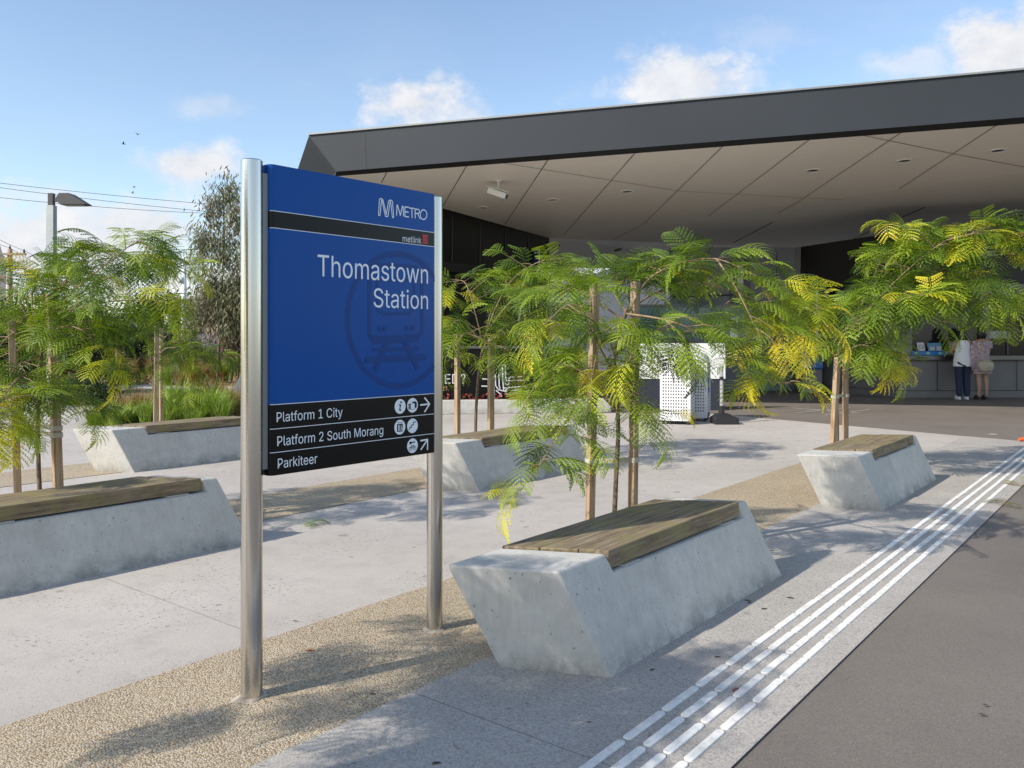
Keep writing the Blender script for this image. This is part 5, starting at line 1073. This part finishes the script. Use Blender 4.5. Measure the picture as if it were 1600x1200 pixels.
RB = [(.20, .12, .08), (.26, .165, .11), (.16, .12, .08), (.31, .23, .16)]
def at(px, D_): q = P(px, 530, D_); return q.x, q.y
# dark shrubs behind the left tree
shr = 'dark shrubs beyond the left paving'
for i, (px, D_, w_, h_, lab) in enumerate(((118, 21.5, 1.3, 2.4, 'tall dark shrub left of the grass bed, behind the left tree'), (165, 30, 1.9, 2.6, 'broad dark shrub beyond the dry grass, left of the thin garden stake'),
                                    (212, 31, 1.8, 2.7, 'broad dark shrub beyond the dry grass, right of the thin garden stake'), (255, 36, 1.7, 2.3, 'dark shrub behind the sparse drooping tree'), (60, 24, 1.6, 2.7, 'dense dark shrub between the two left tree stakes'), (5, 23, 1.6, 2.4, 'dark shrub at the left edge of the photo'))):
    x, y = at(px, D_); rg = random.Random(i)
    plant('shrub', lab, 'shrub', x, y, [((rg.uniform(-.6, .6)*w_*.5, rg.uniform(-.4, .4), h_*(.35+.4*rg.random())), (w_*.55, w_*.5, h_*.32)) for k in range(6)], 4200, .13, DG, 100+i, [[(0, 0, 0), (.05, 0, h_*.3), (.1, .1, h_*.7)], [(0, 0, 0), (-.2, 0, h_*.3), (-.4, .1, h_*.65)]], shr, 'foliage', .04, stem='stem', aspect=.5)
x, y = at(132, 17.8)
plant('shrub', 'low dark glossy shrub beside the pale path behind the left stake', 'shrub', x, y, [((0, 0, .28), (.55, .5, .30)), ((.4, .1, .22), (.4, .4, .25)), ((-.4, .1, .25), (.4, .4, .28))], 2600, .075, DG, 120, [[(0, 0, 0), (0, 0, .3), (.05, 0, .5)]], shr, 'foliage', .02, stem='stem', aspect=.6)
x, y = at(310, 33)
plant('shrub', 'reddish brown shrub at the foot of the white camera pole', 'shrub', x, y, [((0, 0, .8), (1.0, .7, .7)), ((-.7, 0, 1.5), (.8, .6, .6)), ((.5, 0, 1.0), (.9, .6, .6))], 2600, .11, RB, 121, [[(0, 0, 0), (0, 0, .6), (-.3, 0, 1.4)]], None, 'foliage', .04, stem='stem')
# the gum tree by the sign post
x, y = at(345, 25.5)
bl = [((-.25, 0, 5.4), (.42, .4, .75)), ((.2, .1, 5.9), (.38, .35, .6)), ((.55, 0, 5.0), (.6, .5, .9)), ((-.45, 0, 4.3), (.5, .45, .7)), ((.1, 0, 4.0), (.75, .6, .8)), ((.8, 0, 3.9), (.6, .5, .9)), ((-.2, 0, 3.0), (.6, .5, .8)), ((.6, 0, 2.7), (.7, .6, .8)), ((-.75, 0, 3.9), (.28, .25, .35)), ((-.55, 0, 2.3), (.4, .4, .6)), ((.2, 0, 1.9), (.6, .5, .6)), ((.9, 0, 1.8), (.5, .4, .7))]
gum = plant('gum_tree', 'slender gum tree with hanging grey-green leaves left of the near sign post', 'tree', x, y, bl, 11000, .18, [tuple(k*1.25 for k in q) for q in OL]+[(.15, .17, .08), (.24, .18, .115)], 130, [[(-.1, 0, 0), (-.05, 0, 1.5), (.05, 0, 3.2), (.1, 0, 5.5)]], None, 'crown', .05, aspect=.2, hang=.85, tuft=26, shell=.1, spread=.8)
x, y = at(357, 26.5)
plant('gum_tree', 'thin brown-leaved gum sapling cluster beneath the tall gum tree', 'tree', x, y, [((-.5, 0, 2.6), (.5, .4, .7)), ((0, 0, 2.1), (.5, .4, .8)), ((.4, 0, 2.6), (.5, .4, .8)), ((-.9, 0, 2.1), (.4, .3, .5)), ((.1, 0, 1.3), (.6, .4, .5))], 7000, .19, RB+OL[:2], 131, [[(-.25, 0, 0), (-.3, 0, 1.2), (-.4, 0, 2.6)], [(.1, 0, 0), (.12, 0, 1.2), (.0, 0, 2.6)], [(.3, 0, 0), (.35, 0, 1.2), (.45, 0, 2.8)]], None, 'crown', .04, aspect=.2, hang=.8, tuft=22, shell=.2, spread=.85)
# far dark trees
for i, (px, D_, w_, h_) in enumerate(((265, 62, 5.2, 4.6), (215, 70, 6.0, 3.6), (300, 75, 4.0, 2.9), (140, 66, 6.5, 3.4), (60, 70, 7, 3.3), (395, 60, 4, 5.2))):
    x, y = at(px, D_); rg = random.Random(40+i)
    plant('distant_tree', ['tallest dark tree beyond the shrubs, behind the white camera pole', 'broad low distant tree left of the tallest dark tree', 'small distant tree between the camera pole and the gum', 'distant tree behind the left tree crown', 'distant tree by the grey gable at the left edge', 'distant tree hidden by the near sign post'][i], 'tree', x, y,
          [((rg.uniform(-1, 1)*w_*.35, rg.uniform(-1, 1), h_*(.45+.4*rg.random())), (w_*.26, w_*.26, h_*.24)) for k in range(9)], 3600, .30, DG, 140+i, [[(0, 0, 0), (.1, 0, h_*.4), (.2, 0, h_*.8)]], 'dark trees far beyond the beds', 'crown', .14)
gc = np.random.RandomState(3); gv, gcol = [], []
for i in range(9000):
    x = gc.uniform(-34, -2); y = gc.uniform(25, 60); h = gc.uniform(.08, .35); a = gc.uniform(0, 6.28); d = np.array([math.cos(a), math.sin(a), 0])*.05; tp = np.array([gc.normal(0, .1), gc.normal(0, .1), h]); p = np.array([x, y, 0])
    gv.append([p-d, p+d, p+d*.2+tp, p-d*.2+tp]); gcol.append(np.array((DRY+GCOL[:2]+RUST)[gc.randint(9)])*gc.uniform(.6, 1.1))
gcv = quads_obj('ground_cover', np.array(gv), M['grassblade'], gcol); tag(gcv, kind='stuff')

# fallen leaves: one red-brown on the pebbles, scattered dark bits, green sprig
def litter(px, py, s, c, lab, cat='fallen leaf', grp=None, rot=0.0, n=1):
    g_ = G(px, py, .0065); o = MB(); 
    k = [(-1, 0, .0), (-.3, .42, .012), (.5, .3, .006), (1, 0, .0), (.4, -.34, .010), (-.4, -.36, .004)]
    o.poly([(a_*s*math.cos(rot)-b_*s*math.sin(rot), a_*s*math.sin(rot)+b_*s*math.cos(rot), z*s*9) for a_, b_, z in k])
    ob = o.build('fallen_leaf', flat('litter', c, .8) if c not in LM else LM[c]); LM[c] = ob.data.materials[0]; ob.location = g_; tag(ob, lab, cat, grp)
LM = {}
litter(484, 1016, .022, (.32, .09, .03), 'single red-brown dry leaf lying on the pebble band between the sign posts')
for px, py, s, r_ in ((1194, 951, .02, .3), (1168, 938, .02, -.2), (1171, 941, .016, .6), (1235, 934, .022, -.4), (1313, 905, .014, .2), (921, 1027, .018, .0), (1019, 1046, .014, .5), (1121, 1026, .014, .1), (1296, 943, .012, .9), (461, 970, .014, .2), (582, 1084, .014, .1), (1260, 850, .012, 0), (682, 1192, .018, .3), (1540, 1101, .014, .2), (1535, 1116, .016, -.3), (921, 1128, .01, 0), (1207, 860, .016, -.2)):
    litter(px, py, s, (.07, .045, .035), 'small dark dry leaf lying flat on the paving', grp='small dark dry leaves on the paving', rot=r_)
litter(1150, 1078, .030, (.22, .11, .07), 'curled brown leaf caught across the white tactile bars', rot=.9)
def sprig(px, py, lab, seed, c):
    g_ = G(px, py, .004); g = random.Random(seed); o = empty('fallen_sprig', g_); tag(o, lab, 'sprig'); qv, qc = [], []
    for k in range(5):
        qv.append(place(TPC[k % 4], (g.uniform(-.06, .06), g.uniform(-.06, .06), .02), (g.gauss(0, 1), g.gauss(0, 1), .1), .55, g.gauss(0, .3))); qc += [np.array(c)*g.uniform(.7, 1.2)]*len(qv[-1])
    v_ = np.concatenate(qv); v_[..., 2] = np.clip(v_[..., 2], .006, .05); quads_obj('leaves', v_, M['leaf'], qc, o)
sprig(494, 818, 'bright green leaf sprig fallen on the pale paving under the sign', 1, (.14, .26, .03))
sprig(1592, 757, 'yellowish fallen sprig at the edge of the asphalt path at the right', 2, (.3, .24, .06))
sprig(1568, 788, 'small olive fallen sprig on the asphalt path edge below the yellowish one', 3, (.2, .17, .05))

# ================================================================== poles, wires and far buildings
D = 17.0
lx, ly = at(80.5, D); lamp = empty('street_lamp', (lx, ly, 0)); tag(lamp, 'square galvanised lamp post with a flat dark wedge lamp head at the left', 'street lamp')
zt = EYE+(HY-303)/F*D
mb = MB(); mb.box(-.072, .072, -.072, .072, 0, zt-.24); mb.build('pole', flat('galvanised_pole', (.40, .43, .42), .45, .4, noise=.1, nscale=2), lamp)
dkg = flat('lamp_charcoal', (.055, .055, .055), .5)
mb = MB(); mb.box(-.05, .05, -.05, .05, zt-.24, zt+.01); mb.build('spigot', dkg, lamp)
mb = MB(); mb.box(.05, .20, -.03, .03, zt-.16, zt-.07); mb.build('arm', dkg, lamp)
mb = MB(); mb.prism([(.14, -.14, zt-.12), (.24, -.14, zt-.235), (.76, -.14, zt-.235), (.77, -.14, zt-.22), (.42, -.14, zt), (.22, -.14, zt)], (0, .28, 0)); hd_ = mb.build('lamp_head', dkg, lamp, bevel=.01)
mb = MB(); mb.box(.30, .70, -.10, .10, zt-.243, zt-.236); mb.build('lamp_glass', flat('lamp_glass', (.3, .3, .28), .2), hd_)
D = 40.0
cx_, cy_ = at(287.5, D); cp = empty('camera_pole', (cx_, cy_, 0)); tag(cp, 'tall white camera pole with hooked top in front of the gum tree', 'pole')
zt = EYE+(HY-401)/F*D; wpm = flat('pole_white', (.72, .74, .74), .4)
mb = MB(); mb.tube([(0, 0, 0), (0, 0, 2.2), (0, 0, zt-.25)], [.16, .14, .10], 12); mb.build('shaft', wpm, cp, smooth=True)
mb = MB(); mb.tube(smooth_path([(0, 0, zt-.27), (.0, 0, zt-.08), (.12, 0, zt), (.32, 0, zt-.02), (.38, 0, zt-.12)]), .07, 10); mb.build('hook_arm', wpm, cp, smooth=True)
mb = MB(); mb.lathe([(.03, .1), (.15, .02), (.17, -.12), (.12, -.22), (.02, -.26)], (.42, 0, zt-.16), 14); mb.build('dome_camera', wpm, cp, smooth=True)
mb = MB(); mb.lathe([(.02, .24), (.15, .2), (.17, .05), (.11, -.06), (.02, -.08)], (-.12, -.05, EYE+(HY-440)/F*D), 14); mb.build('side_dome', wpm, cp, smooth=True)
x, y = at(261, 44); tk = empty('sign_pole', (x, y, 0)); tag(tk, 'short pale pole carrying an edge-on sign blade left of the white camera pole', 'pole')
mb = MB(); mb.tube([(0, 0, 0), (0, 0, 2.6)], .06, 8); mb.build('pole', wpm, tk); mb = MB(); mb.box(-.02, .16, -.3, .3, 1.7, 2.7); mb.build('blade', flat('blade_white', (.7, .7, .7), .5), tk)
x, y = at(182, 27); gs = empty('garden_stake', (x, y, 0)); tag(gs, 'thin weathered stake among the dry grass beyond the path', 'stake')
mb = MB(); mb.tube([(0, 0, 0), (0.01, 0, 1.1), (0, 0, 1.75)], [.05, .045, .04], 6); mb.build('post', M['stake'], gs)
D = 45.0
x, y = at(15.5, D); pp_ = empty('power_pole', (x, y, 0)); tag(pp_, 'distant timber power pole with a crossarm near the left edge', 'power pole')
zt = EYE+(HY-389)/F*D; za = EYE+(HY-397.5)/F*D
mb = MB(); mb.tube([(0, 0, 0), (0, 0, zt)], [.17, .12], 10); mb.build('pole', M['stake'], pp_, smooth=True)
mb = MB(); mb.box(-1.4, .95, -.2, -.08, za-.06, za+.06); mb.build('crossarm', M['stake'], pp_)
for dx in (-1.2, -.5, 0, .85):
    mb = MB(); mb.lathe([(.03, -.05), (.06, .04), (.05, .10), (.02, .2)], (dx, -.14 if dx else 0, za+.08 if dx else zt), 8); mb.build('insulator', dkg, pp_)
wm = flat('wire_black', (.02, .02, .022), .6)
def wire(p, q, sag, lab, r=.012, grp=None):
    mb = MB(); p, q = Vector(p), Vector(q); pts = [p.lerp(q, k/14)-Vector((0, 0, sag*4*(k/14)*(1-k/14))) for k in range(15)]; mb.tube([v-p for v in pts], r, 5); o = mb.build('overhead_wire', wm); o.location = p; tag(o, lab, 'wire', grp)
wire(P(-60, 279, 38), P(420, 326, 46), .10, 'topmost overhead wire crossing the sky above the street lamp', .011)
wire(P(-60, 285, 38.3), P(420, 339, 46), .12, 'middle overhead wire crossing the sky behind the street lamp', .011)
wire(P(-60, 302, 38.6), P(420, 336, 46), .20, 'lowest overhead wire crossing the sky behind the street lamp', .011)
wire(P(-20, 364, 40), P(41, 393, 45), .05, 'wire running down to the tip of the power pole crossarm', .011); wire(P(41, 393, 45), P(120, 430, 60), .1, 'wire leaving the tip of the power pole crossarm', .011)
wire(P(-20, 372, 40), P(15, 387, 45), .05, 'wire running down to the top of the power pole', .011); wire(P(15, 387, 45), P(120, 445, 60), .1, 'wire leaving the top of the power pole', .011)
D = 30
gx, gy = at(-70, D); gb = empty('grey_gable', (gx, gy, 0)); tag(gb, 'grey gable of a building cut off by the left edge', 'building')
mb = MB(); e_ = (4-CX)/F*D-gx; zl = EYE+(HY-415)/F*D; mb.prism([(e_+.05, 0, 0), (e_+.14, 0, zl), (e_-.14, 0, zl+.9), (e_-.45, 0, zl+1.7), (-9, 0, zl+1.7), (-9, 0, 0)], (-5, 5, 0)); mb.build('wall', flat('gable_grey', (.17, .165, .17), .6), gb)
D = 58
x, y = at(312, D); sb = empty('low_building', (x, y, 0)); tag(sb, 'low tan building with a dark opening far behind the gum tree', 'building')
mb = MB(); mb.box(-.7, 5.5, 0, 4, 0, 2.7); mb.build('wall', flat('tan_render', (.42, .36, .26), .8, noise=.1, nscale=1), sb)
mb = MB(); mb.prism([(-1.2, -.3, 2.7), (6, -.3, 2.7), (6, 2, 3.6), (-1.2, 2, 3.6)], (0, 0, .1)); mb.build('roof', flat('roof_grey', (.12, .11, .11), .7), sb)
mb = MB(); mb.box(-.5, .6, -.02, .02, .6, 1.9); mb.build('opening', M['oblack'], sb)
x, y = at(298, 44); bb = empty('blue_banner', (x, y, 0)); tag(bb, 'blue banner with white marks hanging low beside the white camera pole', 'banner')
mb = MB(); mb.box(-.42, .62, 0, .03, 1.0, 1.45); mb.build('cloth', flat('banner_blue', (.05, .16, .48), .6), bb)
mb = MB(); mb.box(-.05, .18, -.01, 0, 1.2, 1.32); mb.box(.25, .48, -.01, 0, 1.2, 1.32); mb.box(-.1, .55, -.01, 0, 1.03, 1.08); mb.build('white_marks', mw, bb)
for dx in (-.42, .62): 
    mb = MB(); mb.tube([(dx, .015, 0), (dx, .015, 1.5)], .03, 6); mb.build('post', wpm, bb)
x, y = at(318, 46); gw = empty('grey_van', (x, y, 0))
tag(gw, 'grey panel van partly hidden behind the gum trunks', 'van')
mb = MB(); mb.prism([(-.6, 0, .45), (1.6, 0, .45), (1.9, 0, .9), (1.6, 0, 1.0), (1.2, 0, 1.62), (-.5, 0, 1.68), (-.6, 0, 1.5)], (0, 1.7, 0)); vb = mb.build('body', flat('van_grey', (.25, .28, .33), .35), gw, bevel=.05)
for dx in (-.1, 1.25):
    mb = MB(); mb.tube([(dx, -.02, .32), (dx, .2, .32)], .32, 18); wv = mb.build('wheel', M['oblack'], gw)
mb = MB(); mb.prism([(.75, -.012, 1.02), (1.42, -.012, 1.02), (1.12, -.012, 1.5), (.75, -.012, 1.5)], (0, .01, 0)); mb.build('side_window', M['dkglass'], gw)
# grey concrete wedge left of the near sign post
x, y = at(372, 15.2); wg = empty('concrete_wedge', (x, y, 0)); tag(wg, 'dark grey sloping concrete wedge at the right of the grass bed behind the near post', 'concrete block')
mb = MB(); mb.prism([(-.34, 0, 0), (2.0, 0, 0), (2.0, 0, .9), (.12, 0, .9)], (0, 1.2, 0)); mb.build('block', flat('dark_concrete', (.17, .18, .19), .8, noise=.15, nscale=4), wg, bevel=.01)
# four birds
def bird(px, py, D_, rz, flap, lab):
    q = P(px, py, D_*1.8); o = empty('bird', q, rz); tag(o, lab, 'bird', 'small dark birds flying at the left'); bmt = M['oblack']
    mb = MB(); mb.loft([[(x_, r_*math.cos(2*math.pi*k/8), r_*.9*math.sin(2*math.pi*k/8)) for k in range(8)] for x_, r_ in ((-.17, .006), (-.10, .03), (-.02, .05), (.07, .042), (.11, .028), (.14, .034), (.165, .024), (.20, .004))]); body = mb.build('body', bmt, o, smooth=True)
    for s in (-1, 1):
        mb = MB(); mb.prism([(.06, s*.03, .02), (.05, s*.16, .02+flap*.14), (-.02, s*.30, .02+flap*.20), (-.06, s*.17, .02+flap*.13), (-.06, s*.03, .02)], (0, 0, .008)); mb.build('wing', bmt, o)
    mb = MB(); mb.prism([(-.14, -.012, 0), (-.14, .012, 0), (-.25, .04, .0), (-.25, -.04, .0)], (0, 0, .006)); mb.build('tail', bmt, o)
bird(193, 225, 42, .4, .8, 'lower bird of the upper pair flying over the street lamp'); bird(215.5, 210, 44, 2.5, .5, 'highest of the four small birds in the sky'); bird(209.5, 292.5, 60, 1.0, .6, 'upper bird of the lower pair near the wires'); bird(207.5, 301.5, 58, 3.6, .9, 'lowest of the four small birds, just above the wires')
# ================================================================== two women at the ticket window
def skin_mesh(name, verts, edges, radii, root_i, m, parent=None, sub=2):
    me = bpy.data.meshes.new(name); me.from_pydata([tuple(v) for v in verts], edges, []); o = mesh_obj(name, me, m, parent)
    md = o.modifiers.new('skin', 'SKIN'); md.use_smooth_shade = True
    for i, r in enumerate(radii):
        sv_ = me.skin_vertices[0].data[i]; sv_.radius = r if isinstance(r, tuple) else (r, r); sv_.use_root = (i == root_i)
    ss = o.modifiers.new('subdivision', 'SUBSURF'); ss.levels = sub; ss.render_levels = sub
    return o
class Sk:
    def __init__(s): s.v = []; s.e = []; s.r = []
    def add(s, p, r, par=None):
        s.v.append(p); s.r.append(r); i = len(s.v)-1
        if par is not None: s.e.append((par, i))
        return i
    def chain(s, par, items):
        for p, r in items: par = s.add(p, r, par)
        return par
def hand(s, wrist, dirv, side):                     # palm, four fingers and a thumb, slightly curled
    d = Vector(dirv).normalized(); sd = Vector(side).normalized(); dn = d.cross(sd)
    w = Vector(s.v[wrist]); palm = s.add(w+d*.05, (.022, .030), wrist)
    for k, ln in enumerate((.072, .08, .074, .058)):
        b = w+d*.082+sd*(k-1.5)*.019; s.chain(palm, [(b, .0095), (b+d*ln*.55-dn*.004, .0085), (b+d*ln-dn*.022, .007)])
    b = w+d*.04-sd*.034; s.chain(palm, [(b, .011), (b+d*.035-sd*.018-dn*.01, .0095), (b+d*.06-sd*.016-dn*.02, .008)])
SKIN = flat('skin_tan', (.36, .21, .14), .55); HAIR = flat('black_hair', (.008, .007, .007), .45, noise=.3, nscale=40)
WHT = flat('white_cotton', (.68, .68, .70), .9); JEAN = flat('dark_blue_denim', (.018, .028, .055), .9, noise=.2, nscale=60); SHOE = flat('pale_shoe', (.55, .56, .58), .6)
t = NT('floral_print'); v = t.coord(); vo = t.node('ShaderNodeTexVoronoi'); vo.inputs['Scale'].default_value = 34; t.link(v, vo.inputs['Vector']); s_ = t.node('ShaderNodeSeparateColor'); t.link(vo.outputs['Color'], s_.inputs[0])
t.col(t.ramp(s_.outputs[0], [(0, (.30, .16, .17)), (.35, (.40, .33, .36)), (.6, (.22, .17, .24)), (.85, (.48, .42, .40))])); t.rough(.9); M['floral'] = t.m
def ell(cx_, cy_, z, rx, ry, n=20, ph=0): return [(cx_+rx*math.cos(2*math.pi*k/n+ph), cy_+ry*math.sin(2*math.pi*k/n+ph), z) for k in range(n)]
def face(parent, c, h, yaw, m_eye, m_lip):
    mb = MB(); f = Vector((math.sin(yaw), math.cos(yaw), 0)); sd = Vector((f.y, -f.x, 0))
    for s in (-1, 1):
        e = c+f*.088+sd*s*.032; mb.lathe([(.001, -.008), (.010, -.005), (.012, 0), (.010, .005), (.001, .008)], e, 8)
    mb.build('eyes', m_eye, parent); mb = MB(); q = c+f*.088+Vector((0, 0, -.066)); mb.bar(q-sd*.024, q+sd*.024, .012, .012); mb.build('mouth', m_lip, parent)
LIP = flat('lips', (.35, .12, .11), .5)
def person(label, px, D_, kind):
    x, y = at(px, D_); root = None; s = Sk(); S = 1.0
    # +y is towards the window: she is seen from behind
    pel = s.add((0, 0, .93), (.135, .10)); ab = s.add((0, .01, 1.06), (.115, .085), pel); ch = s.add((0, .02, 1.22), (.135, .09), ab); sh = s.add((0, .035, 1.34), (.11, .075), ch)
    nk = s.add((0, .05, 1.42), (.048, .05), sh); hb = s.add((0, .075, 1.48), (.062, .07), nk); hd = s.add((0, .085, 1.545), (.074, .09), hb); ht = s.add((0, .075, 1.61), (.055, .065), hd)
    nose = s.add((0, .185, 1.53), (.011, .012), hd)
    for q in (-1, 1): s.add((q*.083, .08, 1.535), (.010, .016), hd)
    for q in (-1, 1):
        if kind == 'white': el, wr = (q*.23, .10, 1.10), (q*.17, .30, 1.05)
        else: el, wr = (q*.21, .12, 1.09), (q*.13, .31, 1.06)
        a1 = s.chain(sh, [((q*.155, .02, 1.335), .055), ((q*.195, .05, 1.23), .045), (el, .038), (((el[0]+wr[0])/2, (el[1]+wr[1])/2, (el[2]+wr[2])/2), .034), (wr, .025)])
        hand(s, a1, (-q*.15, .95, -.05), (q, .15, 0))
        kn = (q*.085, .015, .49); an = (q*.085, -.01, .075)
        s.chain(pel, [((q*.088, 0, .84), .088), ((q*.088, .01, .66), .073), (kn, .052), ((q*.087, -.02, .34), .054), ((q*.085, -.015, .17), .036), (an, .032), ((q*.09, .04, .045), .034), ((q*.098, .13, .028), .026)])
    body = skin_mesh('person', s.v, s.e, s.r, pel, SKIN); body.location = (x, y, 0); tag(body, label, 'person')
    face(body, Vector((0, .075, 1.545)), 0, 0, M['oblack'], LIP)
    n = 20
    if kind == 'white':
        rings = [ell(0, .015, z, rx, ry) for z, rx, ry in ((.77, .205, .150), (.80, .21, .155), (.93, .20, .148), (1.05, .175, .13), (1.18, .168, .125), (1.28, .165, .12), (1.345, .135, .10), (1.375, .095, .085))]
        mb = MB(); mb.loft(rings, cap=False); mb.build('sleeveless_top', WHT, body, smooth=True)
        j = Sk(); p0 = j.add((0, 0, .90), (.15, .115))
        for q in (-1, 1): j.chain(p0, [((q*.088, 0, .80), .112), ((q*.09, .01, .64), .100), ((q*.088, .012, .49), .088), ((q*.087, -.015, .32), .082), ((q*.087, -.012, .18), .075), ((q*.087, -.01, .05), .072)])
        skin_mesh('jeans', j.v, j.e, j.r, p0, JEAN, body)
        hr = [ell(0, .05, z, rx, ry) for z, rx, ry in ((1.20, .10, .03), (1.24, .125, .065), (1.32, .125, .085), (1.42, .12, .10), (1.50, .115, .112), (1.58, .108, .112), (1.64, .085, .09), (1.675, .04, .045))]
        hr = [[(p[0], min(p[1]-.02, .085+.0*i), p[2]) for p in r_] for i, r_ in enumerate(hr)]
    else:
        rings = [ell(0, .01, z, rx, ry) for z, rx, ry in ((.60, .215, .165), (.63, .215, .165), (.75, .205, .155), (.92, .185, .14), (1.05, .155, .115), (1.20, .165, .12), (1.30, .165, .115), (1.35, .13, .095))]
        rings = [[(p[0]*(1+.05*math.sin(k*2.5)*(1 if i < 3 else 0)), p[1]*(1+.05*math.sin(k*2.5)*(1 if i < 3 else 0)), p[2]) for k, p in enumerate(r_)] for i, r_ in enumerate(rings)]
        mb = MB(); mb.loft(rings, cap=False); mb.build('floral_dress', M['floral'], body, smooth=True)
        hr = [ell(0, .05, z, rx, ry) for z, rx, ry in ((1.39, .07, .05), (1.43, .10, .085), (1.50, .112, .108), (1.58, .108, .112), (1.64, .085, .09), (1.675, .04, .045))]
        hr = [[(p[0], min(p[1]-.015, .085), p[2]) for p in r_] for r_ in hr]
        for q in (-1, 1):
            mb = MB(); mb.loft([ell(q*.165, .02, z, rx, ry, 12) for z, rx, ry in ((1.19, .072, .07), (1.28, .078, .075), (1.36, .055, .06))], cap=False); mb.build('sleeve', M['floral'], body, smooth=True)
    mb = MB(); mb.loft(hr); ho = mb.build('hair', HAIR, body, smooth=True); sb_ = ho.modifiers.new('subdivision', 'SUBSURF'); sb_.levels = 1; sb_.render_levels = 1
    for q in (-1, 1):
        mb = MB(); mb.loft([[(q*.09+w_*math.cos(2*math.pi*k/14), .06+l_*math.sin(2*math.pi*k/14), z) for k in range(14)] for z, w_, l_ in ((.0, .046, .128), (.03, .05, .132), (.06, .045, .11), (.10, .042, .05))]); mb.build('shoe', SHOE if kind == 'white' else M['oblack'], body, smooth=True, auto=45)
    return x, y
wx, wy = person('woman with long black hair, white sleeveless top and dark jeans at the ticket window', 1504.5, 19.35, 'white')
fx, fy = person('woman in a short floral dress standing at the ticket window beside the woman in white', 1535, 19.3, 'floral')
def bag(label, name, c, w, h, d, m, strap, tilt=0):
    o = empty(name, c); o.rotation_euler = (0, tilt, 0); tag(o, label, 'bag')
    rings = []
    for k in range(9):
        t_ = k/8; f_ = (math.sin(math.pi*(.10+.84*t_)))**.45; rings.append([(w/2*f_*(1.05-.15*t_)*math.copysign(abs(math.cos(a_))**.7, math.cos(a_)), d/2*f_*math.copysign(abs(math.sin(a_))**.7, math.sin(a_)), -h/2+h*t_) for a_ in [2*math.pi*i/20 for i in range(20)]])
    mb = MB(); mb.loft(rings); mb.build('bag_body', m, o, smooth=True)
    mb = MB(); mb.tube(smooth_path(strap), .012, 6); mb.build('strap', m, o, smooth=True)
    mb = MB(); mb.tube([(-w*.36, -d*.35, h*.33), (w*.36, -d*.35, h*.33)], .008, 5); mb.build('zip_seam', flat('seam_brown', (.2, .17, .13), .8), o)
bag('soft cream shoulder bag hanging at the back of the woman in the floral dress', 'shoulder_bag', (fx-.06, fy-.25, .80), .37, .29, .15, flat('cream_leather', (.36, .33, .25), .6, noise=.15, nscale=12), [(-.12, 0, .12), (-.07, .05, .33), (-.03, .12, .50), (0.02, .20, .585), (.05, .33, .50), (.14, .20, .12)], .05)
bag('pale patterned tote bag hanging between the two women', 'tote_bag', (wx+.235, wy-.06, .98), .25, .62, .13, M['floral'], [(-.09, 0, .28), (-.09, .05, .36), (-.07, .08, .395), (.0, .07, .37), (.08, .02, .28)], -.12)
